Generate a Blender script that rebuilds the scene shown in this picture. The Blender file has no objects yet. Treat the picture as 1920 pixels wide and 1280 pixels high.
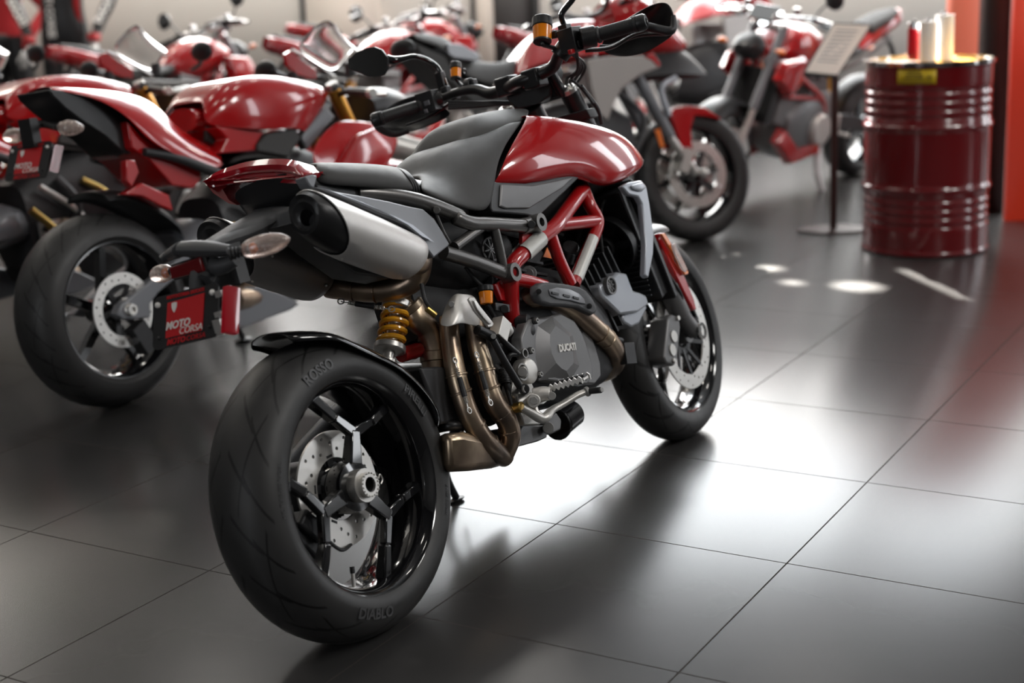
import bpy, bmesh, math, random
from mathutils import Vector, Matrix
random.seed(7)
V=Vector; PI=math.pi; SC=bpy.context.scene; COL=SC.collection
# ---------------------------------------------------------------- camera solved from the floor tiles
CF=2777.36; CH=1.33345; CP=.24318; CR=-.04034
Fv=V((0,math.cos(CP),-math.sin(CP))); R0=V((1,0,0)); U0=R0.cross(Fv)
Rv=R0*math.cos(CR)+U0*math.sin(CR); Uv=-R0*math.sin(CR)+U0*math.cos(CR); CC=V((0,0,CH))
def ray(u,v): return Fv+Rv*((u-960)/CF)-Uv*((v-640)/CF)
def W(u,v,z=0.):
    d=ray(u,v); return CC+d*((z-CC.z)/d.z)
def Dp(u,v,depth): return CC+ray(u,v)*depth
class Frame:
    """a vehicle's own frame: x forward, y left, z up, origin under the rear axle, leaning on its stand"""
    def __init__(s,ox,oy,th,phi):
        fw=V((math.sin(th),math.cos(th),0)); lf=V((-math.cos(th),math.sin(th),0)); up=V((0,0,1))
        L=lf*math.cos(phi)-up*math.sin(phi); U=up*math.cos(phi)+lf*math.sin(phi)
        s.M=Matrix((fw,L,U)); s.O=V((ox,oy,0)); s.mat=Matrix.Translation(s.O)@s.M.transposed().to_4x4()
    def loc(s,w): return s.M@(w-s.O)
    def P(s,u,v,y,ax=1):
        d=s.M@ray(u,v); c=s.M@(CC-s.O); return c+d*((y-c[ax])/d[ax])
# ---------------------------------------------------------------- materials
def mat(name,col,rough=.5,metal=0.,coat=0.,emit=None,es=0.,noise=0.,nscale=40,bump=0.,bscale=200,trans=0.,spec=.5,alpha=1.,aniso=0.):
    m=bpy.data.materials.new(name); m.use_nodes=True; nt=m.node_tree; b=nt.nodes['Principled BSDF']; I=b.inputs
    I['Base Color'].default_value=(*col,1); I['Roughness'].default_value=rough; I['Metallic'].default_value=metal
    I['Coat Weight'].default_value=coat; I['Coat Roughness'].default_value=.03; I['Specular IOR Level'].default_value=spec
    I['Transmission Weight'].default_value=trans; I['Alpha'].default_value=alpha
    if emit: I['Emission Color'].default_value=(*emit,1); I['Emission Strength'].default_value=es
    N=nt.nodes; Lk=nt.links
    tc=N.new('ShaderNodeTexCoord')
    nz=N.new('ShaderNodeTexNoise'); nz.inputs['Scale'].default_value=nscale; nz.inputs['Detail'].default_value=4
    Lk.new(tc.outputs['Object'],nz.inputs['Vector'])
    mr=N.new('ShaderNodeMapRange'); mr.inputs['To Min'].default_value=max(0,rough-noise-.02); mr.inputs['To Max'].default_value=min(1,rough+noise+.02)
    Lk.new(nz.outputs['Fac'],mr.inputs['Value']); Lk.new(mr.outputs['Result'],I['Roughness'])
    if bump:
        n2=N.new('ShaderNodeTexNoise'); n2.inputs['Scale'].default_value=bscale; Lk.new(tc.outputs['Object'],n2.inputs['Vector'])
        bp=N.new('ShaderNodeBump'); bp.inputs['Strength'].default_value=bump; bp.inputs['Distance'].default_value=.001
        Lk.new(n2.outputs['Fac'],bp.inputs['Height']); Lk.new(bp.outputs['Normal'],I['Normal'])
    return m
MT=dict(
 red=mat('red_paint',(.42,.004,.006),.22,0,1.0,noise=.02,nscale=6),
 redframe=mat('red_frame_paint',(.42,.006,.008),.3,0,.8,noise=.04),
 redlens=mat('red_lens',(.33,.004,.012),.12,0,1.0,noise=.03,nscale=60),
 darkred=mat('dark_red_reflector',(.16,.006,.008),.25,0,.6),
 rubber=mat('rubber',(.014,.014,.015),.55,noise=.08,bump=.15,bscale=900),
 boltm=mat('dull_bolt_steel',(.30,.295,.285),.48,.5,noise=.05),
 letter=mat('moulded_rubber_letters',(.055,.055,.057),.42),
 blackgloss=mat('gloss_black',(.006,.006,.007),.12,0,1.0),
 black=mat('satin_black',(.013,.013,.014),.38,noise=.06),
 blackmatte=mat('matte_black',(.02,.02,.021),.6,noise=.08,bump=.1),
 plastic=mat('dark_grey_plastic',(.06,.061,.065),.5,noise=.07,bump=.25,bscale=1400),
 seat=mat('seat_vinyl',(.042,.041,.040),.58,spec=.35,noise=.05,bump=.3,bscale=1800),
 greypaint=mat('grey_panel_paint',(.17,.175,.19),.36,.15,.15,noise=.05),
 silverpaint=mat('silver_panel_paint',(.38,.40,.44),.34,.35,.2,noise=.04),
 casegrey=mat('engine_case_grey',(.17,.168,.17),.42,.45,noise=.05,bump=.15,bscale=800),
 castdark=mat('dark_casting',(.035,.035,.037),.5,.4,noise=.08,bump=.3,bscale=300),
 alloy=mat('cast_alloy',(.62,.60,.57),.42,.7,noise=.08,bump=.12,bscale=300),
 steel=mat('brushed_steel',(.66,.64,.61),.36,.82,noise=.08,nscale=90),
 chrome=mat('chrome',(.78,.78,.78),.08,1),
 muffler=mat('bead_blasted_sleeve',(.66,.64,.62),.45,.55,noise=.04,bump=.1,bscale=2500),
 mufflershade=mat('dark_bead_blasted_sleeve',(.30,.28,.27),.45,.6,noise=.04,bump=.1,bscale=2500),
 subframe=mat('dark_grey_tube',(.16,.155,.15),.32,.7,noise=.05),
 gold=mat('gold_fork',(.62,.30,.05),.3,.8),
 yellow=mat('yellow_spring',(.80,.36,.015),.3,0,.6),
 amber=mat('amber_fluid',(.85,.24,.01),.15,0,.5,emit=None),
 amberlens=mat('amber_reflector',(.85,.20,.03),.2,0,.8),
 clearlens=mat('clear_lens',(.80,.66,.60),.22,0,.6,noise=.12,nscale=300,bump=1.,bscale=260,trans=.75),
 mirror=mat('mirror_glass',(.5,.5,.5),.03,1),
 white=mat('white_print',(.75,.73,.70),.5),
 platered=mat('plate_red',(.52,.008,.012),.4),
 sticker=mat('silver_sticker',(.62,.61,.58),.35,.3,noise=.1,nscale=300),
 bronze=mat('brass_fitting',(.55,.38,.12),.3,1),
 wallm=mat('beige_grey_wall',(.55,.525,.49),.75,noise=.04),
 boardm=mat('cream_board',(.62,.56,.50),.7),
 sidewall=mat('dark_grey_wall',(.13,.128,.126),.8),
 ceil=mat('ceiling_grey',(.2,.2,.2),.8),
 dark=mat('dark_doorway',(.025,.022,.022),.5),
 column=mat('brown_column',(.045,.025,.022),.35,noise=.05),
 drumred=mat('drum_red_enamel',(.135,.002,.004),.24,0,.9,noise=.03,nscale=12),
 drumyel=mat('drum_yellow_enamel',(.75,.38,.02),.3,0,.6),
 labely=mat('yellow_label',(.62,.42,.01),.5),
 leather=mat('black_leather',(.012,.012,.013),.4,noise=.1),
 suitred=mat('red_cloth',(.40,.01,.015),.7),
 skinless=mat('mannequin_grey',(.3,.29,.28),.5),
 glassy=mat('clear_screen',(.92,.93,.95),.04,0,0,trans=1.0),
 beigep=mat('warm_grey_panel',(.33,.30,.285),.4,.1,.4),
 orangewall=mat('emissive_red_panel',(.55,.05,.03),.4,0,.3,emit=(1,.07,.03),es=.22),
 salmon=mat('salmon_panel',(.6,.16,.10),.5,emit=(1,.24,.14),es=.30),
 whiteglare=mat('white_glare_gloss',(.78,.78,.78),.25,0,.6),  # white put in for glare on silver cans, stand leg and screen edges
)
# heat-tinted steel: straw/brown with blotches
def heat():
    m=mat('heat_tinted_steel',(.30,.22,.16),.33,.95,noise=.06,bump=.05,bscale=600); nt=m.node_tree; b=nt.nodes['Principled BSDF']
    tc=nt.nodes.new('ShaderNodeTexCoord'); n=nt.nodes.new('ShaderNodeTexNoise'); n.inputs['Scale'].default_value=11; n.inputs['Detail'].default_value=3
    r=nt.nodes.new('ShaderNodeValToRGB'); e=r.color_ramp.elements; e[0].position=.3; e[0].color=(.21,.165,.135,1); e[1].position=.72; e[1].color=(.54,.43,.30,1)
    x=e.new(.5); x.color=(.36,.27,.20,1)
    nt.links.new(tc.outputs['Object'],n.inputs['Vector']); nt.links.new(n.outputs['Fac'],r.inputs['Fac']); nt.links.new(r.outputs['Color'],b.inputs['Base Color'])
    return m
MT['heat']=heat()
def tyre_mat(name,cz,R,n=26):
    """rubber with sipes cut as a repeating pattern around the wheel axis"""
    m=mat(name,(.020,.020,.021),.5,noise=.08); nt=m.node_tree; N=nt.nodes; L=nt.links; b=N['Principled BSDF']
    tc=N.new('ShaderNodeTexCoord'); sx=N.new('ShaderNodeSeparateXYZ'); L.new(tc.outputs['Object'],sx.inputs[0])
    def mth(op,a,bb=None,c=None):
        q=N.new('ShaderNodeMath'); q.operation=op
        for i,x in enumerate((a,bb,c)):
            if x is None: continue
            if isinstance(x,(int,float)): q.inputs[i].default_value=x
            else: L.new(x,q.inputs[i])
        return q.outputs[0]
    x=sx.outputs[0]; y=sx.outputs[1]; z=mth('SUBTRACT',sx.outputs[2],cz)
    ang=mth('MULTIPLY',mth('ARCTAN2',z,x),n/(2*PI)); ay=mth('ABSOLUTE',y)
    def band(k,off,y0,y1,w,nn=1.):
        s=mth('FRACT',mth('ADD',mth('ADD',mth('MULTIPLY',ang,nn),mth('MULTIPLY',ay,k)),off+50))
        c=mth('LESS_THAN',mth('ABSOLUTE',mth('SUBTRACT',s,.5)),w)
        return mth('MULTIPLY',c,mth('MULTIPLY',mth('GREATER_THAN',ay,y0),mth('LESS_THAN',ay,y1)))
    g=mth('MAXIMUM',band(-15,0,.010,.055,.05),mth('MAXIMUM',band(-22,.42,.045,.082,.045),band(20,.1,.028,.07,.03,.5)))
    # only on the tread, away from the sidewall
    rr=mth('SQRT',mth('ADD',mth('MULTIPLY',x,x),mth('MULTIPLY',z,z))); g=mth('MULTIPLY',g,mth('GREATER_THAN',rr,R-.045))
    mx=N.new('ShaderNodeMix'); mx.data_type='RGBA'; L.new(g,mx.inputs[0]); mx.inputs[6].default_value=(.024,.0235,.0235,1); mx.inputs[7].default_value=(.001,.001,.001,1)
    L.new(mx.outputs[2],b.inputs['Base Color'])
    bp=N.new('ShaderNodeBump'); bp.invert=True; bp.inputs['Strength'].default_value=1.; bp.inputs['Distance'].default_value=.004; L.new(g,bp.inputs['Height']); L.new(bp.outputs['Normal'],b.inputs['Normal'])
    return m
# ---------------------------------------------------------------- mesh builder
def cat(pts,n):
    """Catmull-Rom through points (tuples may carry a radius as 4th value)"""
    if n<=1 or len(pts)<3: return pts
    out=[]; L=len(pts)
    for i in range(L-1):
        p0=pts[max(i-1,0)]; p1=pts[i]; p2=pts[i+1]; p3=pts[min(i+2,L-1)]
        for k in range(n):
            t=k/n
            out.append(tuple(.5*((2*b)+(c-a)*t+(2*a-5*b+4*c-d)*t*t+(-a+3*b-3*c+d)*t**3) for a,b,c,d in zip(p0,p1,p2,p3)))
    out.append(tuple(pts[-1])); return out
WHOLE={'cooling_fins','cylinder_fins','lettering','plate_lettering','frame_lettering','sidewall_lettering','sensor_ring','drive_chain','label_print','sheet_print','spokes','suit_lettering','sleeve_lettering','spring_coil','axle_nut','cam_cap','inspection_cap','rear_tyre','front_tyre','cooling_fan','control_cables','oil_lines'}
class MB:
    def __init__(s): s.v=[]; s.f=[]
    def add(s,vs,fs):
        o=len(s.v); s.v+= [tuple(a) for a in vs]; s.f+=[tuple(i+o for i in f) for f in fs]; return s
    def tube(s,pts,r,seg=12,n=5,cap=True,flat=1.0,hollow=0):
        rs=r if isinstance(r,(list,tuple)) else [r]*len(pts)
        q=cat([(*V(p),rr) for p,rr in zip(pts,rs)],n if len(pts)>2 else 1)
        P=[V(a[:3]) for a in q]; R=[a[3] for a in q]; nrm=None; rings=[]
        for i,p in enumerate(P):
            t=(P[min(i+1,len(P)-1)]-P[max(i-1,0)]).normalized()
            if nrm is None: nrm=t.cross(V((0,0,1))); nrm=t.cross(V((0,1,0))) if nrm.length<.1 else nrm
            nrm=(nrm-t*nrm.dot(t)).normalized(); b=t.cross(nrm)
            rings.append([p+(nrm*math.cos(a)+b*math.sin(a)*flat)*R[i] for a in [2*PI*k/seg for k in range(seg)]])
        vs=[x for rg in rings for x in rg]; fs=[]
        for i in range(len(P)-1):
            for k in range(seg): fs.append((i*seg+k,i*seg+(k+1)%seg,(i+1)*seg+(k+1)%seg,(i+1)*seg+k))
        if cap: fs+= [tuple(range(seg))[::-1],tuple((len(P)-1)*seg+k for k in range(seg))]
        return s.add(vs,fs)
    def lathe(s,c,ax,prof,seg=32,closed=False,ell=None,arc=None):
        c=V(c); ax=V(ax).normalized(); a=ax.cross(V((0,0,1)));  a=ax.cross(V((0,1,0))) if a.length<.1 else a
        a.normalize(); b=ax.cross(a); ea,eb=ell or (1,1)
        vs=[];fs=[];m=len(prof)
        for k in range(seg):
            t=2*PI*k/seg; d=a*math.cos(t)*ea+b*math.sin(t)*eb
            for h,r in prof: vs.append(c+ax*h+d*r)
        for k in range(seg):
            k2=(k+1)%seg
            for j in range(m-1 if not closed else m): fs.append((k*m+j,k*m+(j+1)%m,k2*m+(j+1)%m,k2*m+j))
        if not closed:
            if prof[0][1]>1e-6: fs.append(tuple(k*m for k in range(seg)))
            if prof[-1][1]>1e-6: fs.append(tuple(k*m+m-1 for k in range(seg))[::-1])
        return s.add(vs,fs)
    def cyl(s,p0,p1,r,r1=None,seg=16):
        p0=V(p0);p1=V(p1);h=(p1-p0).length; r1=r if r1 is None else r1; c=min(h*.2,r*.12,.002)
        return s.lathe(p0,p1-p0,[(0,0),(0,r-c),(c,r),(h-c,r1),(h,r1-c),(h,0)],seg)
    def ring(s,c,ax,ro,ri,h,seg=32):
        return s.lathe(c,ax,[(0,ri),(0,ro),(h,ro),(h,ri)],seg,closed=True)
    def box(s,c,size,X=None,Y=None,Z=None,taper=1.):
        c=V(c);X=V(X or(1,0,0)).normalized();Y=V(Y or(0,1,0)); Y=(Y-X*Y.dot(X)).normalized();Zz=X.cross(Y)
        a,b,d=[q/2 for q in size]; vs=[]
        for sz in (-1,1):
            k=taper if sz>0 else 1
            for sx,sy in((-1,-1),(1,-1),(1,1),(-1,1)): vs.append(c+X*a*sx*k+Y*b*sy*k+Zz*d*sz)
        return s.add(vs,[(0,3,2,1),(4,5,6,7),(0,1,5,4),(1,2,6,5),(2,3,7,6),(3,0,4,7)])
    def bar(s,p0,p1,w0,t0,w1=None,t1=None,side=(0,1,0)):
        """rectangular bar; w across, t along `side`"""
        p0=V(p0);p1=V(p1);w1=w0 if w1 is None else w1;t1=t0 if t1 is None else t1
        d=(p1-p0).normalized();T=V(side);T=(T-d*T.dot(d)).normalized();Wd=d.cross(T);vs=[]
        for p,w,t in((p0,w0,t0),(p1,w1,t1)):
            for a,b in((-1,-1),(1,-1),(1,1),(-1,1)): vs.append(p+Wd*w/2*a+T*t/2*b)
        return s.add(vs,[(0,3,2,1),(4,5,6,7),(0,1,5,4),(1,2,6,5),(2,3,7,6),(3,0,4,7)])
    def prism(s,poly,off,top=1.,):
        """polygon (3D points) extruded by vector off, far face scaled by top about its centre"""
        P=[V(p) for p in poly];n=len(P);o=V(off);c=sum(P,V())/n
        Q=[c+(p-c)*top+o for p in P]
        return s.add(P+Q,[tuple(range(n))[::-1],tuple(range(n,2*n))]+[(i,(i+1)%n,n+(i+1)%n,n+i) for i in range(n)])
    def loft(s,rings,cap=True,closed=False):
        m=len(rings[0]);vs=[p for r in rings for p in r];fs=[];n=len(rings)
        for i in range(n if closed else n-1):
            j=(i+1)%n
            for k in range(m): fs.append((i*m+k,i*m+(k+1)%m,j*m+(k+1)%m,j*m+k))
        if cap and not closed: fs+=[tuple(range(m))[::-1],tuple((n-1)*m+k for k in range(m))]
        return s.add(vs,fs)
    def body(s,secs,seg=20,pw=2.4,n=4,yc=0.):
        """organic shell: sections (x,zlo,zhi,halfwidth) joined along x"""
        q=cat([tuple(a) for a in secs],n); rings=[]
        for x,z0,z1,w in q:
            zc=(z0+z1)/2;h=max((z1-z0)/2,.002);w=max(w,.002);rg=[]
            for k in range(seg):
                t=2*PI*k/seg;c,sn=math.cos(t),math.sin(t)
                rg.append(V((x,yc+w*math.copysign(abs(c)**(2/pw),c),zc+h*math.copysign(abs(sn)**(2/pw),sn))))
            rings.append(rg)
        return s.loft(rings)
    def grid(s,rows):
        m=len(rows[0]);vs=[p for r in rows for p in r];fs=[]
        for i in range(len(rows)-1):
            for k in range(m-1): fs.append((i*m+k,i*m+k+1,(i+1)*m+k+1,(i+1)*m+k))
        return s.add(vs,fs)
    def sph(s,c,r,seg=14,rg=8,ax=(0,0,1)):
        r=r if isinstance(r,(tuple,list)) else (r,r,r);c=V(c);vs=[];fs=[]
        for i in range(rg+1):
            ph=PI*i/rg
            for k in range(seg):
                t=2*PI*k/seg; vs.append(c+V((r[0]*math.sin(ph)*math.cos(t),r[1]*math.sin(ph)*math.sin(t),r[2]*math.cos(ph))))
        for i in range(rg):
            for k in range(seg): fs.append((i*seg+k,(i+1)*seg+k,(i+1)*seg+(k+1)%seg,i*seg+(k+1)%seg))
        return s.add(vs,fs)
    def mesh_from(s,me,M):
        o=len(s.v); s.v+=[tuple(M@v.co) for v in me.vertices]; s.f+=[tuple(i+o for i in p.vertices) for p in me.polygons]; return s
    def mir(s):
        """append the y-mirrored copy of everything"""
        n=len(s.v); s.v+=[(a,-b,c) for a,b,c in s.v]; s.f+=[tuple(i+n for i in f)[::-1] for f in s.f]; return s
    def build(s,name,m,parent=None,smooth=38,sub=0,bev=0.,solid=0.,label=None):
        if name not in WHOLE:
            cl=s.pieces()
            if len(cl)>1:
                first=None
                for q in cl:
                    b=MB();b.v,b.f=q;b.one=True
                    o=b.build_one(name,m,parent,smooth,sub,bev,solid,label);first=first or o
                return first
        return s.build_one(name,m,parent,smooth,sub,bev,solid,label)
    def pieces(s):
        """groups of faces that touch or whose boxes overlap"""
        n=len(s.v);par=list(range(n))
        def find(a):
            while par[a]!=a: par[a]=par[par[a]];a=par[a]
            return a
        for f in s.f:
            r=find(f[0])
            for i in f[1:]: par[find(i)]=r
        isl={}
        for f in s.f: isl.setdefault(find(f[0]),[]).append(f)
        bx=[]
        for k,fs in isl.items():
            ii={i for f in fs for i in f};P=[s.v[i] for i in ii]
            bx.append([[min(p[c] for p in P)-.002 for c in range(3)],[max(p[c] for p in P)+.002 for c in range(3)],fs])
        ch=True
        while ch:
            ch=False;out=[]
            for b in bx:
                for o in out:
                    if all(b[0][c]<=o[1][c] and o[0][c]<=b[1][c] for c in range(3)):
                        o[0]=[min(x,y) for x,y in zip(o[0],b[0])];o[1]=[max(x,y) for x,y in zip(o[1],b[1])];o[2]+=b[2];ch=True;break
                else: out.append(b)
            bx=out
        res=[]
        for b in bx:
            ii=sorted({i for f in b[2] for i in f});mp={j:k for k,j in enumerate(ii)}
            res.append(([s.v[i] for i in ii],[tuple(mp[i] for i in f) for f in b[2]]))
        return res
    def build_one(s,name,m,parent=None,smooth=38,sub=0,bev=0.,solid=0.,label=None):
        me=bpy.data.meshes.new(name); me.from_pydata(s.v,[],s.f)
        bm=bmesh.new();bm.from_mesh(me);bmesh.ops.remove_doubles(bm,verts=bm.verts,dist=1e-6)
        if not solid: bmesh.ops.recalc_face_normals(bm,faces=bm.faces)
        bm.to_mesh(me);bm.free()
        me.materials.append(MT[m] if isinstance(m,str) else m)
        for p in me.polygons:p.use_smooth=True
        if smooth and not bev and not sub: me.set_sharp_from_angle(angle=math.radians(smooth))
        o=bpy.data.objects.new(name,me);COL.objects.link(o)
        if parent:o.parent=parent
        if solid: q=o.modifiers.new('thickness','SOLIDIFY');q.thickness=abs(solid);q.offset=1 if solid>0 else -1
        if bev: q=o.modifiers.new('bevel','BEVEL');q.width=bev;q.segments=2;q.limit_method='ANGLE';q.angle_limit=math.radians(32);q.harden_normals=False
        if sub: q=o.modifiers.new('subdivision','SUBSURF');q.levels=sub;q.render_levels=sub
        if bev and smooth: me.set_sharp_from_angle(angle=math.radians(75))
        if label:o['label']=label
        return o
def curve_mesh(cu):
    o=bpy.data.objects.new('tmp',cu);COL.objects.link(o);dg=bpy.context.evaluated_depsgraph_get()
    me=bpy.data.meshes.new_from_object(o.evaluated_get(dg));bpy.data.objects.remove(o);return me
def text_me(txt,size,ext=.0005,off=0.,shear=0.,sp=1.,al='CENTER'):
    cu=bpy.data.curves.new('lettering','FONT');cu.body=txt;cu.size=size;cu.extrude=ext;cu.offset=off;cu.shear=shear;cu.space_character=sp
    cu.align_x=al;cu.align_y='CENTER';cu.resolution_u=3;return curve_mesh(cu)
def plate_me(loops,ext):
    cu=bpy.data.curves.new('outline','CURVE');cu.dimensions='2D';cu.fill_mode='BOTH';cu.extrude=ext
    for lp in loops:
        sp=cu.splines.new('POLY');sp.points.add(len(lp)-1)
        for p,(x,y) in zip(sp.points,lp):p.co=(x,y,0,1)
        sp.use_cyclic_u=True
    return curve_mesh(cu)
def circ(cx,cy,r,n=12,ph=0.): return [(cx+r*math.cos(2*PI*k/n+ph),cy+r*math.sin(2*PI*k/n+ph)) for k in range(n)]
def basis(o,X,Y):
    X=V(X).normalized();Y=V(Y);Y=(Y-X*Y.dot(X)).normalized();Z=X.cross(Y)
    m=Matrix((X,Y,Z)).transposed().to_4x4();m.translation=V(o);return m
def tag(o,label,cat_,group=None,kind=None):
    if label:o['label']=label
    if cat_:o['category']=cat_
    if group:o['group']=group
    if kind:o['kind']=kind
    return o
def empty(name,mw=None):
    o=bpy.data.objects.new(name,None);COL.objects.link(o);o.empty_display_size=.2
    if mw is not None:o.matrix_world=mw
    return o
def copy_tree(o,parent=None):
    c=o.copy();COL.objects.link(c)
    if parent:c.parent=parent
    for ch in list(o.children):copy_tree(ch,c)
    return c
def bend_text(mb,txt,size,cy,cz,cx,R,y,a0,side=-1,ext=.0006,off=0.,outward=True):
    """lettering wrapped round a tyre sidewall; a0 centre angle, read from the right side (-y)"""
    me=text_me(txt,size,ext,off)
    vs=[]
    for v in me.vertices:
        # seen from -y: image right = +x, up = +z
        sgn=1 if outward else -1
        a=a0-sgn*v.co.x/R; r=R+sgn*v.co.y
        vs.append(V((cx+r*math.cos(a),y+side*v.co.z+side*ext-side*0.16*(r-R)*(1 if side<0 else 1),cz+r*math.sin(a))))
    mb.add(vs,[tuple(p.vertices) for p in me.polygons])
def tyre_prof(R,w,rim,n=22):
    """outer profile (y,r) of a tyre from one bead to the other"""
    pr=[]
    for k in range(n+1):
        a=(-1+2*k/n)*PI/2
        pr.append((w/2*math.sin(a),R-w*.40*(1-math.cos(a))))
    return [(-w*.40,rim-.006),(-w*.46,rim+.004)]+pr+[(w*.46,rim+.004),(w*.40,rim-.006)]
# ================================================================= the foreground motorcycle
FM=Frame(-.31083,2.88789,.57801,.25835)
def KK(ou,ov,s):
    return lambda u,v,y,ax=1: FM.P(ou+s*u,ov+s*v,y,ax)
K1=KK(380,560,.5156);K2=KK(380,260,.3281);K3=KK(780,300,.25);K4=KK(660,520,.2969);K5=KK(660,0,.3229)
K6=KK(1080,320,.4063);K7=KK(780,160,.2396);KP=KK(270,420,.2031);KF=KK(900,600,.1719);KS=KK(640,240,.15625);KH=KK(520,770,.15625);PX=FM.P
def WL(u,v,h=0): return FM.loc(W(u,v,h))
bike=empty('motorcycle',FM.mat)
tag(bike,'red and grey motorcycle with yellow shock spring standing sharp in the foreground','motorcycle')
def add(name,mb,m,parent=None,**k): return mb.build(name,m,parent or bike,**k)
yv=V((0,1,0))
# ---- wheels
def wheel(root,cx,cz,R,w,tm,rimm='blackgloss',spokes='Y',front=False,steer=0.,disc=None,name='rear'):
    ty=MB().lathe((0,0,cz),yv,tyre_prof(R,w,.2225),96,closed=True)
    M=Matrix.Translation((cx,0,0))@Matrix.Rotation(steer,4,'Z')
    t=ty.build(name+'_tyre',tm,root);t.matrix_local=M
    rw=w*.44
    rm=MB().lathe((0,0,cz),yv,[(-rw,.229),(-rw-.004,.226),(-rw,.219),(-rw+.02,.208),(-rw*.3,.203),(0,.202),(rw*.3,.203),(rw-.02,.208),(rw,.219),(rw+.004,.226),(rw,.229),(rw-.01,.222),(0,.215),(-rw+.01,.222)],80,closed=True)
    rm=rm.build(name+'_rim',rimm,root);rm.matrix_local=M
    return t,rm,M
REAR=tyre_mat('rear_tyre_rubber',.315,.318,16);FRONT=tyre_mat('front_tyre_rubber',.300,.300,18)
rt,rr,_=wheel(bike,0,.315,.318,.182,REAR,name='rear')
for w_,sz,r_,a_,ow,of,yy in(('DIABLO',.030,.263,-108,False,.0008,-.0895),('ROSSO',.030,.262,102,True,.0008,-.0895),('PIRELLI',.028,.249,30,True,.0008,-.0915),('180/55 ZR17',.013,.256,-25,False,0,-.0905),('M/C TUBELESS RADIAL',.011,.256,165,True,0,-.0905)):
    mb=MB();bend_text(mb,w_,sz,0,.315,0,r_,yy,math.radians(a_),ext=.0004,off=of,outward=ow)
    mb.build('sidewall_lettering','letter',rt,label='raised word on the tyre sidewall')
c=V((0,0,.315))
def pw(a,r,y,cz=.315,cx=0): return V((cx+r*math.cos(math.radians(a)),y,cz+r*math.sin(math.radians(a))))
for k in range(3):
    a=70+120*k; m=MB()
    m.bar(pw(a,.045,-.045),pw(a,.118,-.050),.036,.030,.026,.022)
    for s in (-1,1):
        m.bar(pw(a,.112,-.050),pw(a+s*22,.150,-.048),.024,.02,.02,.02)
        m.bar(pw(a+s*22,.148,-.048),pw(a+s*33,.212,-.035),.02,.022,.024,.03)
    m.build('spoke','blackgloss',rr,bev=.004)
m=MB().lathe(c+yv*-.06,yv,[(0,.030),(.004,.052),(.03,.056),(.07,.050),(.12,.046)],40)
m.build('wheel_hub','blackgloss',rr)
m=MB().ring(c+yv*-.082,yv,.035,.018,.03,40).ring(c+yv*-.0945,yv,.0265,.016,.02,40)
for k in range(18): m.sph(pw(k*20,.024,-.0955),.0022,6,4)
add('axle_nut',m,'steel')
m=MB().ring(c+yv*-.090,yv,.017,.0145,.10,28);add('axle_tube',m,'castdark')
m=MB().tube([pw(10,.026,-.097),pw(20,.034,-.098),pw(0,.036,-.098),pw(-15,.03,-.097)],.0013,6);add('retaining_clip',m,'steel')
loops=[circ(0,0,.1225,64),circ(0,0,.066,48)]
for k in range(30):
    a=2*PI*k/30; loops.append(circ((.084+.013*(k%3))*math.cos(a),(.084+.013*(k%3))*math.sin(a),.0042,8))
dm=plate_me(loops,.0025);BD=basis((0,0,0),(1,0,0),(0,0,1))
m=MB().mesh_from(dm,basis(c+yv*-.004,(1,0,0),(0,0,1)));dsk=add('rear_brake_disc',m,'steel')
m=MB()
for k in range(5):m.bar(pw(72*k+20,.03,.0),pw(72*k+20,.074,-.004),.018,.006)
m.ring(c+yv*-.006,yv,.05,.02,.012,32);add('disc_carrier',m,'castdark',dsk)
m=MB().ring(c+yv*.010,yv,.060,.045,.006,40)
for k in range(40): m.box(pw(9*k,.060,.013),(.004,.006,.0045),X=pw(9*k,1,0)-c)
m.build('sensor_ring','black',bike)
# caliper under the hub and swing arm on the far side
m=MB().box(pw(-150,.13,.02),(.10,.055,.06),X=(.6,0,-.8)).box(pw(-160,.125,-.015),(.07,.02,.04),X=(.6,0,-.8))
rc=add('rear_brake_caliper',m,'castdark',bev=.006)
m=MB().tube([pw(-150,.12,-.02),pw(-120,.13,-.025),pw(-90,.12,0),pw(-60,.14,.03)],.004,8);m.build('brake_hose','blackmatte',rc)
m=MB()
m.body([(-.06,.25,.38,.03),(.02,.235,.395,.035),(.12,.27,.43,.035),(.28,.32,.48,.038),(.42,.34,.50,.04),(.60,.36,.46,.04)],yc=.135,seg=16)
m.lathe(c+yv*.02,yv,[(0,.05),(.01,.068),(.12,.068),(.135,.06)],36)
m.prism([K4(430,565,-.095),K4(560,560,-.095),K4(700,590,-.095),K4(760,690,-.09),K4(740,900,-.09),K4(560,930,-.095),K4(500,760,-.095)],(0,.2,0))
add('swing_arm',m,'castdark',bev=.008)
m=MB();m.tube([V((-.03,.115,.37)),V((-.01,.09,.44)),V((.06,.07,.52)),V((.16,.07,.575))],[.016,.022,.024,.02],10,flat=.5);add('chain_guard',m,'plastic')
m=MB()  # chain run on the far side
for k in range(26):
    t=k/25;m.box(V((.02+.55*t,.095,.365+.07*t)),(.017,.011,.014),X=(.55,0,.07)); m.box(V((.02+.55*t,.095,.262+.10*t)),(.017,.011,.014),X=(.55,0,.1))
o=add('drive_chain',m,'castdark')
# valve
vp=pw(-104,.205,-.02);m=MB().cyl(vp,vp+(c-vp+V((0,-.02,0))).normalized()*.03,.004);v1=m.build('valve_stem','steel',rr)
q=vp+(c-vp+V((0,-.02,0))).normalized()*.028;m=MB().cyl(q,q+(c-q+V((0,-.02,0))).normalized()*.014,.0052);m.build('valve_cap','black',v1)
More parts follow.
